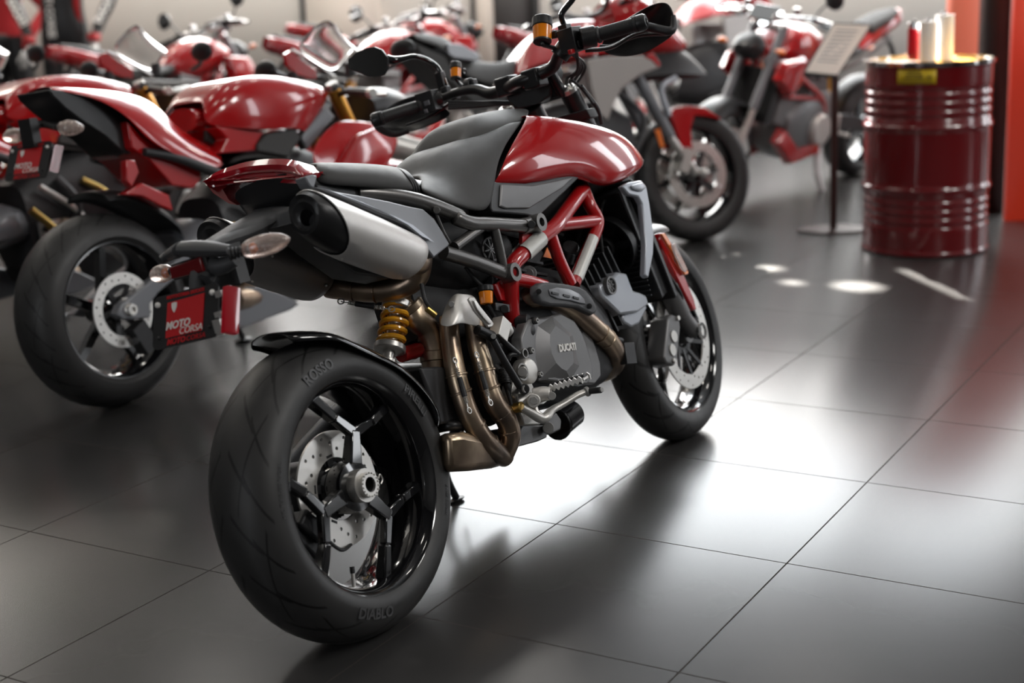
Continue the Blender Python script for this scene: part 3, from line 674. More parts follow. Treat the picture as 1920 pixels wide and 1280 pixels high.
# ---- rear brake master cylinder, reservoir, links
rz=add('brake_fluid_reservoir',MB().cyl(K3(530,1080,-.16),K3(522,985,-.16),.0145,.0165,seg=24),'amber',label='amber brake fluid bottle')
MB().cyl(K3(522,985,-.16),K3(518,940,-.16),.0185,seg=24).build('reservoir_cap','black',rz)
MB().tube([K3(530,1080,-.16),K3(565,1130,-.16),K3(590,1180,-.16)],.006,8).build('reservoir_hose','black',rz)
m=MB().bar(K3(580,1100,-.165),K3(685,1115,-.165),.018,.014).cyl(K3(665,1115,-.17),K3(665,1115,-.182),.0095,seg=18);add('reservoir_bracket',m,'black',bev=.002)
o=add('heel_guard',MB().prism([K3(u,v,-.20) for u,v in[(395,1045),(408,1028),(440,1028),(480,1090),(560,1190),(585,1225),(575,1250),(545,1255),(500,1200),(440,1130)]],(0,.006,0)),'alloy',bev=.002)
MB().prism([K3(u,v,-.202) for u,v in[(420,1050),(440,1050),(480,1105),(560,1205),(560,1232),(545,1235),(500,1185),(450,1120)]],(0,-.003,0),top=.93).build('guard_recess','steel',o,bev=.001)
m=MB().cyl(K4(930,290,-.17),K4(985,350,-.17),.018).box(K4(935,330,-.175),(.035,.03,.05),X=(1,0,-1));add('brake_master_cylinder',m,'alloy',bev=.003)
m=MB().tube([K4(790,330,-.165),K4(880,370,-.17),K4(925,390,-.17)],.012,10).tube([K4(890,395,-.185),K4(970,540,-.188),K4(1070,705,-.19)],.0085,14).tube([K4(920,360,-.18),K4(985,430,-.182),K4(1050,485,-.185)],.0075,12).tube([K4(985,520,-.175),K4(1000,490,-.18),K4(1045,485,-.185)],.006,10)
m.cyl(K4(1087,705,-.175),K4(1087,705,-.20),.0125,seg=20)
add('suspension_link',m,'black')
m=MB().ring(K4(1052,487,-.172),(0,-1,0),.0115,.0085,.02,24).ring(K4(1087,705,-.198),(0,-1,0),.009,.006,.004,20).cyl(K4(893,372,-.185),K4(893,372,-.195),.006);add('link_bushing',m,'boltm')
m=MB()
m.tube([K4(960,560,-.15),K4(970,640,-.155),K4(985,720,-.16),K4(1010,810,-.165)],[.013,.011,.006,.004],10).tube([K4(900,560,-.14),K4(940,600,-.15)],.01,10)
for k in range(9): m.ring(K4(955+k*1.5,585+k*10,-.155),K4(970,640,-.155)-K4(960,560,-.15),.0145,.009,.003,16)
add('brake_switch',m,'rubber')
# foot peg assembly
m=MB().lathe(K4(1060,600,-.15),(0,-1,0),[(0,.030),(.028,.030),(.032,.027),(.034,.022)],36);pb=add('pivot_boss',m,'alloy')
MB().ring(K4(1068,598,-.178),(0,-1,0),.0205,.0165,.006,30).cyl(K4(1072,597,-.178),K4(1076,596,-.193),.0125,.012,seg=24).build('pivot_bolt','boltm',pb)
m=MB().prism([K4(u,v,-.165) for u,v in[(1020,640),(1110,610),(1150,700),(1250,690),(1270,750),(1210,800),(1150,800),(1050,790),(1005,740)]],(0,.03,0),top=1)
m.cyl(K4(1030,790,-.16),K4(1150,780,-.185),.02).tube([K4(1150,750,-.18),K4(1210,735,-.20),K4(1255,735,-.215)],[.024,.022,.018],14,flat=.8)
fb=add('foot_peg_bracket',m,'alloy',bev=.003)
MB().cyl(K4(1245,745,-.20),K4(1262,748,-.225),.010,seg=16).build('clevis_pin','boltm',fb)
pg0=K4(1270,690,-.205);pg1=K4(1478,632,-.290);d=(pg1-pg0).normalized();X=d;Y=V((1,0,.05))
m=MB();w_=.026
m.bar(pg0,pg1,.030,.006,side=(0,0,1))
for s in(-1,1):
    side=V((s*.017,0,.004)); pts=[]
    for k in range(15):
        t=k/14; pts.append(pg0.lerp(pg1,t)+side+V((0,0,.006 if k%2 else -.001)))
    for a,b in zip(pts[:-1],pts[1:]):
        m.add([a,b,b-V((0,0,.012)),a-V((0,0,.012)),a+V((s*.004,0,0)),b+V((s*.004,0,0)),b+V((s*.004,0,-.012)),a+V((s*.004,0,-.012))],[(0,1,2,3),(4,7,6,5),(0,4,5,1),(3,2,6,7),(0,3,7,4),(1,5,6,2)])
fp=add('foot_peg',m,'alloy',label='serrated metal foot peg')
MB().bar(pg0+V((0,0,.006)),pg1+V((0,0,.005)),.022,.008,side=(0,0,1)).build('peg_rubber','rubber',fp,bev=.002)
# brake pedal
o=add('brake_pedal',MB().tube([K4(1070,820,-.19),K4(1120,850,-.195),K4(1190,890,-.20),K4(1225,880,-.205),K4(1260,840,-.205),K4(1330,800,-.215),K4(1420,745,-.235),K4(1485,718,-.25)],[.010,.012,.014,.014,.011,.0105,.010,.010],14,flat=.8,n=4).tube([K4(1150,790,-.185),K4(1165,850,-.19),K4(1215,880,-.2)],.007,10).cyl(K4(1140,780,-.17),K4(1148,778,-.21),.0155,seg=24),'alloy',bev=0)
MB().cyl(K4(1475,725,-.25),K4(1495,715,-.255),.012).cyl(K4(1570,710,-.292),K4(1580,708,-.297),.006).build('pedal_end','boltm',o)
MB().cyl(K4(1485,719,-.252),K4(1572,710,-.294),.0075).build('pedal_rubber','rubber',o)
MB().cyl(K4(1148,778,-.209),K4(1149,778,-.214),.010,seg=6).build('bolt','boltm',o)
m=MB().cyl(K4(1030,825,-.17),K4(1075,815,-.19),.012).cyl(K4(1000,830,-.165),K4(1040,826,-.17),.007);add('pedal_clevis',m,'bronze')
m=MB().prism([K4(u,v,-.17) for u,v in[(1060,850),(1130,840),(1200,900),(1190,930),(1090,930)]],(0,.03,0));add('rest_plate',m,'alloy',bev=.003)
# side stand on the far side
sf_=WL(857,940);st0=V((.62,.13,.30))
o=add('side_stand',MB().tube([st0,st0.lerp(sf_,.5)+V((-.03,.02,0)),sf_+V((.0,0,.012))],[.014,.012,.010],12).sph(sf_+V((0,0,.006)),(.028,.018,.006)),'black')
m=MB().tube([st0+V((.02,-.0,0)),st0.lerp(sf_,.6)+V((.02,.0,0))],.005,8);m.build('stand_spring','castdark',o)
# ---- tail
def arc3(p,k=6): return [V(a) for a in cat([tuple(q) for q in p],k)]
top=arc3([K2(12,240,.150,),K2(60,200,.125),K2(140,165,.105),K2(260,130,.06),K2(400,114,-.01),K2(520,122,-.065),K2(600,160,-.10),K2(650,190,-.125)])
mid=arc3([K2(10,250,.150),K2(60,235,.13),K2(140,215,.105),K2(260,185,.06),K2(400,175,-.01),K2(500,180,-.07),K2(570,200,-.11),K2(648,196,-.128)])
bot=arc3([K2(20,268,.148),K2(70,275,.13),K2(150,262,.105),K2(260,248,.06),K2(400,248,-.01),K2(500,255,-.07),K2(560,250,-.11),K2(600,205,-.125)])
fr_=[p+V((.045,0,-.016)) for p in top];fb_=[p+V((.05,0,0)) for p in bot]
o=add('tail_light',MB().loft([fr_,top,[t.lerp(b,.5)+V((-.008,0,0)) for t,b in zip(top,mid)],mid,[t.lerp(b,.5) for t,b in zip(mid,bot)],bot,fb_],cap=False),'redlens',label='wide curved red tail light')
m=MB().tube([p+V((-.003,0,-.004)) for p in mid[6:-6]],.003,6).tube([p.lerp(q,.6)+V((-.004,0,0)) for p,q in zip(mid[8:-8],bot[8:-8])],.002,6);m.build('light_strip','darkred',o)
m=MB().prism([K2(12,250,.15),K2(60,275,.14),K2(150,262,.11),K2(115,290,.11),K2(150,350,.10),K2(200,380,.09),K2(150,370,.10),K2(60,310,.135)],(.05,0,0));m.build('light_side','darkred',o)
MB().prism([K2(u,v,-.128) for u,v in[(585,215),(630,203),(655,208),(652,235),(638,285),(615,270),(595,238)]],(0,.03,0)).build('light_bracket','greypaint',o,bev=.003)
# undertail
UT=[[K2(130,290,.11),K2(220,385,.09),K2(290,400,.06)],[K2(140,265,.10),K2(260,300,.05),K2(330,380,.03)],[K2(260,250,.06),K2(380,300,.0),K2(500,420,-.03)],[K2(400,250,.0),K2(500,290,-.05),K2(560,360,-.07)],[K2(560,255,-.09),K2(580,290,-.10),K2(560,330,-.10)]]
m=MB().body([(.045,.93,.975,.10),(.085,.88,.98,.115),(.14,.84,.975,.12),(.26,.80,.95,.13),(.42,.78,.91,.13),(.55,.77,.87,.12)],seg=18,pw=3)
add('undertail',m,'black')
# wedge shaped heat guard above the right muffler
gp=[(640,272),(760,300),(905,325),(1060,355),(1180,385),(1260,400),(1325,455),(1372,530),(1415,605),(1322,682),(1268,610),(1215,540),(1160,492),(1060,450),(900,385),(760,320)]
o=add('muffler_guard',MB().prism([K2(u,v,-.150-.03*max(0,(u-640))/780) for u,v in gp],(0,.035,0)),'greypaint',bev=.005,label='grey wedge guard above the muffler')
MB().prism([K2(u,v,-.152-.03*max(0,(u-640))/780) for u,v in[(650,275),(905,378),(1100,455),(1190,500),(1290,580),(1240,555),(1160,490),(1050,430),(900,365),(760,312)]],(0,-.006,0)).build('guard_edge','silverpaint',o,bev=.002)
m=MB().prism([K2(u,v,-.118) for u,v in[(650,262),(900,300),(905,330),(770,312),(660,275)]],(0,.02,0));add('tail_side_panel',m,'plastic',bev=.003)
m=MB().prism([K2(u,v,-.10) for u,v in[(500,480),(700,640),(880,770),(1070,800),(1040,750),(820,700),(700,600),(560,470)]],(0,.07,0));add('inner_mudguard',m,'black',bev=.004)
# number plate arm
A0=K2(330,400,.0);pts=[K2(500,430,-.02),K2(400,395,.0),K2(250,470,.0),K2(120,560,.0),K2(0,620,.0)]
m=MB()
def KPp(u,v,y):return KP(u,v,y)
m.loft([[K2(560,380,-.10),K2(300,380,.10),K2(280,480,.09),K2(600,560,-.10)],
        [K2(430,420,-.03),K2(290,410,.05),K2(240,500,.05),K2(430,540,-.03)],
        [K2(250,480,-.015),K2(150,490,.04),K2(100,560,.04),K2(200,600,-.02)],
        [K2(30,600,-.0),K2(-90,640,.05),K2(-90,690,.05),K2(60,690,-.01)]])
ar=add('plate_holder_arm',m,'plastic',bev=.008)
def solid(name,pts,off,m_,par=None,**k): return add(name,MB().prism(pts,off),m_,par,**k)
# cross arm carrying the indicators
m=MB();zz_=(c0p:=KP(400,300,.0)).z;m.tube([V((.08,0,.90)),V((-.04,0,.875)),V((-.13,0,zz_+.01)),V((-.19,0,zz_))],[.03,.03,.024,.02],12,flat=.6).tube([V((-.16,0,zz_)),V((-.215,0,zz_-.04)),V((-.235,0,zz_-.10))],[.018,.016,.014],10).tube([KP(350,230,.02),KP(560,230,-.03),KP(800,240,-.09)],[.022,.024,.014],12,flat=.7).tube([KP(350,230,.02),KP(250,280,.08),KP(160,330,.10)],[.022,.016,.012],12,flat=.7)
m.tube([KP(560,290,-.02),KP(620,400,-.02),KP(560,520,-.02)],.016,10);m.box(V((-.13,0,KP(400,480,.0).z)),(.03,.07,.08))
m.tube([KP(600,350,-.02),KP(700,390,-.05),KP(850,330,-.09)],[.02,.018,.012],10)
m.build('indicator_bracket','plastic',ar,bev=0)
def indicator(u0,v0,y0,u1,v1,y1,rr,nm='indicator'):
    a=KP(u0,v0,y0);b=KP(u1,v1,y1);d=(b-a);L=d.length;d.normalize();rings=[]
    for t,k in((0,.35),(.04,.62),(.15,.85),(.4,1),(.65,.92),(.85,.65),(.96,.32),(1,.08)):
        c_=a+d*L*t;z=V((0,0,1));z=(z-d*z.dot(d)).normalized();x=d.cross(z)
        rings.append([c_+z*rr*k*math.sin(2*PI*i/20)+x*rr*.75*k*math.cos(2*PI*i/20) for i in range(20)])
    o=add(nm,MB().loft(rings),'clearlens',label='clear lens turn indicator')
    MB().sph(a+d*L*.25,rr*.4).build('bulb','amberlens',o)
    m=MB()
    for k in range(4): m.cyl(a-d*(.004+.007*k),a-d*(.0+.007*k),rr*(.52+.05*k)*.9)
    m.build('indicator_boot','rubber',o)
indicator(905,250,-.135,1350,130,-.215,.0215)
indicator(250,440,.10,58,480,.165,.019)
# reflector box and plate
rb=add('reflector',MB().prism([KP(u,v,-.225,0) for u,v in[(225,400),(515,300),(548,440),(250,515)]],(.02,0,0)),'darkred',bev=.003,label='dark red rectangular reflector')
MB().prism([KP(u,v,-.225,0)+V((.006,0,0)) for u,v in[(215,385),(540,280),(578,440),(250,530)]],(.02,0,0)).build('reflector_frame','blackmatte',rb,bev=.003)
pc=[KP(u,v,y) for u,v,y in[(108,680,.085),(690,540,-.085),(690,1035,-.085),(75,1170,.085)]]
c0=sum(pc,V())/4;X=((pc[1]-pc[0])+(pc[2]-pc[3])).normalized();Y=((pc[0]-pc[3])+(pc[1]-pc[2])).normalized();w=((pc[1]-pc[0]).length+(pc[2]-pc[3]).length)/2;h=((pc[0]-pc[3]).length+(pc[1]-pc[2]).length)/2
def rrect(w,h,r,n=4):
    o=[]
    for cx,cy,a0 in((w/2-r,h/2-r,0),(-w/2+r,h/2-r,90),(-w/2+r,-h/2+r,180),(w/2-r,-h/2+r,270)):
        o+=[(cx+r*math.cos(math.radians(a0+90*k/n)),cy+r*math.sin(math.radians(a0+90*k/n))) for k in range(n+1)]
    return o
def make_plate(par,c0,X,Y,w,h,bdr=.14):
    B=basis(c0,X,Y);B2=lambda dz:B@Matrix.Translation((0,0,dz))
    zs=1 if (B.to_3x3()@V((0,0,1))).x<0 else -1
    pl=MB().mesh_from(plate_me([rrect(w,h,.012)],.002),B).build('number_plate','black',par,label='black plate frame with a red dealer card')
    B_=lambda x,y,dz:B@Matrix.Translation((x,y,zs*dz))
    MB().mesh_from(plate_me([[(-w*.27,h*.33),(w*.30,h*.36),(w*.27,-h*.33),(-w*.29,-h*.33)]],.0006),B_(0,0,.003)).build('dealer_card','platered',pl)
    MB().mesh_from(text_me('MOTO',h*.20,.0004,off=.0006,shear=.2,sp=1.),B_(-w*.10,-h*.12,.0042)).mesh_from(text_me('CORSA',h*.185,.0004,shear=.2,sp=.95),B_(w*.10,-h*.26,.0042)).build('plate_lettering','white',pl,label='white dealer name on the card')
    MB().mesh_from(text_me('MOTO',h*.15,.0004,off=.0006,shear=.2,sp=1),B_(-w*.13,-h*.42,.0028)).mesh_from(text_me('CORSA',h*.14,.0004,shear=.2,sp=1.05),B_(w*.17,-h*.42,.0028)).build('frame_lettering','platered',pl,label='dark red lettering low on the plate frame')
    MB().mesh_from(text_me('MOTOCORSA DUCATI',h*.085,.0004,off=.0004,sp=1.1),B_(0,h*.43,.0028)).build('frame_lettering','platered',pl,label='dark red lettering along the top of the plate frame')
    k=h*.085
    MB().mesh_from(plate_me([[(-k*.75,k),(0,k*1.15),(k*.75,k),(k*.8,k*.2),(k*.45,-k*.6),(0,-k*1.2),(-k*.45,-k*.6),(-k*.8,k*.2)]],.0004),B_(-w*.16,h*.22,.0042)).build('shield_emblem','white',pl)
    m=MB()
    for sx in(-.42,.42):m.sph(B_(sx*w,h*.33,.004).translation,(.006,.006,.006),10,6)
    m.build('plate_screw','white',pl)
    m=MB()
    for sx in(-.40,.38):m.sph(B_(sx*w,-h*.30,.003).translation,(.0035,)*3,8,5)
    m.build('plate_bolt','black',pl)
    return pl
make_plate(bike,c0,X,Y,w,h)
o=add('side_reflector',MB().prism([KP(u,v,-.10) for u,v in[(725,575),(840,600),(825,1030),(705,1010)]],(.012,-.004,0)),'redlens',bev=.0012,label='red side reflector beside the plate')
m=MB().box(KP(705,640,-.09),(.012,.018,.012)).box(KP(700,830,-.09),(.012,.018,.01)).box(KP(700,950,-.09),(.012,.02,.03));m.build('reflector_clip','alloy',o)
# ---- front end
WB=1.4916
ft,frm,FMx=wheel(bike,WB,.300,.300,.122,FRONT,steer=.0477,name='front')
cf=V((0,0,.300))
def fw_(a,r,y): return V((r*math.cos(math.radians(a)),y,.300+r*math.sin(math.radians(a))))
def addf(name,mb,m,parent=None,**k):
    o=mb.build(name,m,parent or bike,**k)
    if parent is None:o.matrix_local=FMx
    return o
for k in range(3):
    a=100+120*k;m=MB()
    for s in(-1,1):
        m.bar(fw_(a+s*8,.05,0),fw_(a+s*16,.14,0),.022,.022,.018,.018);m.bar(fw_(a+s*16,.137,0),fw_(a+s*24,.212,0),.018,.018,.026,.024)
    m.build('spoke','blackgloss',frm,bev=.004)
MB().lathe(cf+yv*-.055,yv,[(0,.028),(.01,.045),(.1,.045),(.11,.028)],28).build('wheel_hub','blackgloss',frm)
loops=[circ(0,0,.160,72),circ(0,0,.118,60)]
for k in range(36):
    a=2*PI*k/36;r=.127+.012*(k%3);loops.append(circ(r*math.cos(a),r*math.sin(a),.0036,8))
dmf=plate_me(loops,.0022)
for s in(-1,1):
    d_=addf('front_brake_disc',MB().mesh_from(dmf,basis(cf+yv*.066*s,(1,0,0),(0,0,1))),'steel')
    m=MB()
    for k in range(10):
        m.bar(fw_(36*k,.045,.058*s),fw_(36*k+12,.120,.066*s),.012,.005)
    m.ring(cf+yv*(.055*s-.004),yv,.058,.04,.008,32);m.build('disc_carrier','castdark',d_)
# fork legs: (offset side) from top cap to axle, mapped onto the photograph's leg
fd=V((.40,0,-.917)).normalized()
for s in(-1,1):
    T=V((1.150,.1*s,1.035));LB=T+fd*.80
    lg=add('fork_leg',MB().cyl(T,T+fd*.53,.0265,seg=28).cyl(T+fd*.50,T+fd*.535,.029,seg=28),'black')
    MB().cyl(T+fd*.52,T+fd*.69,.0225,seg=24).build('fork_slider','steel',lg)
    MB().cyl(T-fd*.012,T+fd*.004,.0255,seg=28).cyl(T-fd*.018,T-fd*.01,.012,seg=6).build('fork_cap','steel',lg)
    ax_=V((WB,.105*s,.30))
    m=MB().cyl(T+fd*.64,T+fd*.735,.031,.029,seg=24).tube([T+fd*.70,T+fd*.76+V((.01,0,0)),ax_+V((0,0,.0))],[.026,.024,.024],16)
    m.ring(ax_+V((0,-.02*s if s<0 else -.02,0)),yv,.028,.012,.04,30)
    m.build('axle_foot','casegrey',lg,smooth=40)
    MB().ring(ax_+V((0,.022*s,0)),(0,s,0),.024,.015,.004,30).build('axle_ring','chrome',lg)
    # caliper
    q=K6(405,790,-.088);q=V((q.x,.088*s,q.z));X=(K6(415,690,-.088)-K6(395,890,-.088)).normalized()
    m=MB().prism([q+X*a_+V((1,0,-.45)).normalized()*b_+V((0,-.03,0)) for a_,b_ in[(-.075,-.022),(-.06,-.038),(.06,-.038),(.078,-.02),(.078,.02),(.05,.034),(-.05,.034),(-.075,.02)]],(0,.06,0),top=1)
    ca=m.build('front_caliper','casegrey',lg,bev=.006)
    m=MB()
    for t in(-.03,.012):m.cyl(q+X*t+V((0,.03*s,0)),q+X*t+V((0,.034*s,0)),.017)
    for t in(-.066,.066):m.cyl(q+X*t+V((.012,.02*s,0)),q+X*t+V((.012,.037*s,0)),.007)
    m.build('caliper_bolt','steel',ca)
# lower & upper clamps
m=MB()
for t,zz in((.075,1),(.29,1)):
    c_=V((1.150,0,1.035))+fd*t
    m.prism([c_+V((x_,y_,0))+fd*-.014 for x_,y_ in[(.03,-.1),(.025,-.135),(-.02,-.135),(-.04,-.09),(-.075,-.04),(-.08,0),(-.075,.04),(-.04,.09),(-.02,.135),(.025,.135),(.03,.1),(-.0,.05),(-.0,-.05)]],fd*.028)
add('triple_clamp',m,'black',bev=.003)
# front mudguard, fork guard with reflector
ga=[K6(u,v,-.125) for u,v in[(385,287),(405,285),(430,340),(455,410),(500,480),(545,590),(558,640),(545,645),(520,600),(470,500),(430,420),(385,320)]]
o=add('fork_guard',MB().prism(ga,(0,.03,0),top=1),'red',bev=.004,label='red guard along the fork leg')
MB().prism([K6(u,v,-.129) for u,v in[(385,290),(402,288),(512,468),(510,478),(497,482),(470,440),(430,365)]],(0,-.006,0)).build('amber_reflector','amberlens',o,bev=.002)
MB().prism([K6(u,v,-.136) for u,v in[(435,340),(452,338),(490,420),(508,455),(500,470),(485,460),(450,390)]],(0,-.006,0)).build('clear_reflector','clearlens',o,bev=.002)
rows=[]
for a in range(78,165,8):
    r=.315;rows.append([V(((r+dr)*math.cos(math.radians(a)),yy,.300+(r+dr)*math.sin(math.radians(a)))) for yy,dr in((-.075,-.02),(-.07,0),(-.035,.014),(0,.018),(.035,.014),(.07,0),(.075,-.02))])
addf('front_mudguard',MB().grid(rows),'black',solid=.003,sub=1)
m=MB()
for s in(-1,1): m.tube([V((1.30,.12*s,.62)),V((1.36,.135*s,.5)),V((1.42,.13*s,.42)),V((1.43,.11*s,.37))],.0045,8)
add('brake_line',m,'blackmatte')
# headlight and cowl
hl=add('headlight_cowl',MB().body([(1.27,.80,.90,.05),(1.33,.77,.93,.09),(1.41,.78,.91,.09),(1.46,.80,.87,.05)],seg=20),'black')
MB().body([(1.43,.79,.89,.07),(1.47,.80,.88,.05),(1.48,.82,.86,.02)],seg=18).build('headlight','clearlens',hl)
m=MB().tube([K5(1330,500,-.13),K5(1400,590,-.13),K5(1430,640,-.13),K5(1450,720,-.125)],.006,8).tube([K5(1270,460,-.12),K5(1340,520,-.13),K5(1400,600,-.14)],.004,8);add('cable_guide',m,'castdark')
# ---- handlebar
hb=[K5(1690,130,-.415),K5(1400,205,-.29),K5(1300,240,-.235),K5(1215,290,-.20),K5(1170,385,-.14),K5(1080,435,-.09),K5(960,480,-.03),K5(880,520,.05),K5(800,542,.11),K5(720,520,.16),K5(620,535,.215),K5(520,570,.275),K5(420,605,.32),K5(150,690,.425)]
bar=add('handlebar',MB().tube(hb,[.011]*2+[.0125,.014,.016]+[.016]*4+[.0145,.0125]+[.011]*3,14,n=5),'black')
def grip(a,b):
    d=(b-a).normalized();L=(b-a).length
    pr=[(0,.019),(.003,.021),(.008,.021),(.012,.0165)]
    n=26
    for k in range(n): pr+=[(.014+(L-.03)*k/n,.0168),(.014+(L-.03)*(k+.5)/n,.0178)]
    pr+=[(L-.012,.017),(L-.01,.020),(L-.002,.0205),(L,.018)]
    o=MB().lathe(a,d,pr,24).build('grip','rubber',bar,label='ribbed black rubber grip')
    MB().lathe(b,d,[(0,.0205),(.016,.0205),(.022,.017),(.023,.010)],24).ring(b+d*.022,d,.0085,.0045,.003,20).build('bar_end_weight','black',o)
    MB().ring(b+d*.0235,d,.008,.006,.001,20).cyl(b+d*.0225,b+d*.0245,.003,seg=6).build('bolt','steel',o)
grip(K5(1420,205,-.30),K5(1660,137,-.405));grip(K5(405,612,.325),K5(160,690,.42))
# switch gear, levers
m=MB().cyl(K5(1330,225,-.265),K5(1415,208,-.295),.027,seg=20).box(K5(1275,235,-.235),(.05,.045,.06)).cyl(K5(1200,330,-.19),K5(1250,260,-.215),.024).box(K5(1245,200,-.215),(.025,.025,.05))
sw=m.build('throttle_housing','black',bar,bev=.003);MB().box(K5(1275,300,-.245),(.018,.012,.012)).build('kill_switch','redframe',sw,bev=.002)
m=MB().box(K5(450,590,.305),(.055,.05,.055),X=V((.1,-1,.0))).cyl(K5(520,565,.275),K5(480,580,.29),.02).box(K5(520,470,.28),(.02,.022,.05))
sw=m.build('switch_pod','black',bar,bev=.004)
m=MB().box(K5(405,555,.315),(.012,.012,.008)).box(K5(440,540,.305),(.012,.012,.008)).box(K5(435,598,.295),(.004,.018,.013)).box(K5(430,645,.295),(.004,.01,.01));m.build('switch_button','greypaint',sw,bev=.001)
m=MB().tube([K5(1300,300,-.23)+V((.05,0,0)),K5(1440,285,-.29)+V((.055,0,0)),K5(1560,215,-.35)+V((.06,0,0)),K5(1650,190,-.39)+V((.055,0,0))],[.010,.009,.007,.006],10,flat=.6);m.build('brake_lever','black',bar)
m=MB().tube([K5(520,600,.26)+V((.05,0,0)),K5(400,680,.31)+V((.06,0,0)),K5(240,740,.38)+V((.06,0,0))],[.010,.008,.006],10,flat=.6);m.build('clutch_lever','black',bar)
# clamp, dash
m=MB().box(K5(1060,455,-.075),(.05,.05,.05)).box(K5(905,500,.03),(.05,.05,.05));m.build('bar_clamp','black',bar,bev=.005)
c_=K5(1010,520,-.02)+V((.04,0,0))
o=MB().box(c_,(.028,.165,.095),X=V((1,0,.5)),Y=V((0,1,0))).build('dashboard','black',bar,bev=.01)
MB().box(c_+V((-.0145,0,-.007)),(.002,.135,.07),X=V((1,0,.5)),Y=V((0,1,0))).build('dash_screen','blackgloss',o,bev=.001)
MB().prism([K5(u,v,y) for u,v,y in[(872,500,.06),(1000,440,-.02),(1155,378,-.10),(1175,425,-.10),(1150,560,-.07),(1080,600,-.05),(960,640,.02),(905,590,.05)]],(.05,0,.0)).build('dash_housing','black',o,bev=.006)
rows=[[K5(870,495,.05),K5(900,470,.035),K5(980,430,-.01),K5(1080,385,-.06),K5(1160,372,-.10)],[K5(880,520,.05)+V((.05,0,0)),K5(910,490,.03)+V((.06,0,0)),K5(990,455,-.01)+V((.07,0,0)),K5(1080,405,-.06)+V((.06,0,0)),K5(1165,390,-.10)+V((.05,0,0))]]
MB().grid(rows).build('dash_hood','blackgloss',o,solid=.006,sub=1)
# mirrors
def mirror_glass(p,n_,up,w,h,stem,par):
    n_=n_.normalized();B=basis(p,V((0,0,1)).cross(n_)if abs(n_.z)<.9 else V((0,1,0)),up)
    out=[(-.5,.05),(-.42,.36),(-.18,.5),(.2,.46),(.46,.22),(.5,-.12),(.3,-.42),(.02,-.5),(-.2,-.34),(-.42,-.18)]
    P=[(x*w,y*h) for x,y in out]
    mh=MB().loft([[B@V((x*k,y*k,z)) for x,y in P] for z,k in((-.004,1.0),(0,1.03),(.012,.95),(.026,.6),(.03,.2))]).build('mirror','black',par,smooth=50)
    MB().add([B@V((x*.95,y*.95,-.0055)) for x,y in P]+[B@V((x*.95,y*.95,-.004)) for x,y in P],[tuple(range(10)),tuple(range(10,20))]+[(i,(i+1)%10,10+(i+1)%10,10+i) for i in range(10)]).build('mirror_glass','mirror',mh)
    MB().tube(stem,[.0075]*(len(stem)-1)+[.009],12).build('mirror_stem','blackgloss',mh)
    return mh
# left mirror: plane facing the rider
pL=K5(105,362,.40);BL=None
out=[(0,330),(25,305),(80,282),(130,272),(175,290),(208,335),(212,395),(185,430),(125,445),(95,445),(60,425),(0,405),(-18,400),(-20,345)]
def flat_from(pts,y,dx): return [K5(u,v,y)+V((dx,0,0)) for u,v in pts]
def mir_plane(pts,o,nrm):
    # rays meet a plane through o with normal nrm (a mirror's own plane)
    r=[]
    for u,v in pts:
        d=FM.M@ray(660+.3229*u,.3229*v);c=FM.M@(CC-FM.O);r.append(c+d*((o-c).dot(nrm)/d.dot(nrm)))
    return r
nr=V((-.93,-.30,.18)).normalized()
P0=mir_plane(out,pL,nr);cc_=sum(P0,V())/len(P0)
mh=MB().loft([[cc_+(p-cc_)*k-nr*z for p in P0] for z,k in((-.002,1.0),(.004,1.03),(.018,.92),(.03,.6),(.034,.2))]).build('mirror','black',bar,smooth=50)
MB().prism([cc_+(p-cc_)*.95+nr*.0035 for p in P0],nr*.001).build('mirror_glass','mirror',mh)
MB().tube([K5(205,345,.36),K5(245,350,.345),K5(300,340,.33),K5(360,328,.315),K5(430,345,.30),K5(490,385,.285),K5(520,440,.278),K5(540,500,.275)],[.013,.011,.008,.007,.007,.007,.008,.01],12).build('mirror_stem','blackgloss',mh)
st=[K5(1245,170,-.215),K5(1222,120,-.215),K5(1218,80,-.22),K5(1250,35,-.235),K5(1285,-10,-.25),K5(1300,-60,-.27)]
mc=st[-1]+V((0,-.08,.05));mh=MB().loft([[mc+V((z*.9,x,y))for x,y in [(.085,-.02),(.07,.03),(.02,.05),(-.05,.045),(-.085,.01),(-.08,-.03),(-.03,-.05),(.05,-.045)]]for z in(0,.012)]+[[mc+V((.03,x*.6,y*.6))for x,y in [(.085,-.02),(.07,.03),(.02,.05),(-.05,.045),(-.085,.01),(-.08,-.03),(-.03,-.05),(.05,-.045)]]]).build('mirror','black',bar,smooth=50)
MB().tube(st,.0075,12).cyl(K5(1245,215,-.215),K5(1243,150,-.215),.0125).build('mirror_stem','blackgloss',mh)
# reservoirs
def reservoir(u0,u1,v0,v1,y,par=bar):
    a=K5((u0+u1)/2,v1,y);b=K5((u0+u1)/2,v0,y);r=abs(u1-u0)*.3229/CF*3.72/2;dd=(b-a)
    o=MB().cyl(a,a+dd*.62,r*.88,r*.93,seg=24).build('reservoir','amber',par,label='amber fluid reservoir');MB().cyl(a+dd*.60,b,r,r*.98,seg=28).cyl(a-dd*.05,a+dd*.06,r*.9,seg=20).build('reservoir_cap','black',o)
    return a
a=reservoir(1045,1165,105,240,-.185);MB().tube([a,K5(1110,260,-.185),K5(1160,275,-.19),K5(1210,300,-.195)],.006,8).cyl(K5(1165,190,-.19),K5(1225,195,-.205),.007).build('reservoir_hose','black',bar)
a=reservoir(565,640,365,455,.235);MB().tube([a,K5(620,480,.235),K5(650,510,.225)],.005,8).ring(K5(652,415,.235),(1,0,.2),.008,.005,.004,12).build('reservoir_hose','black',bar)
m=MB()
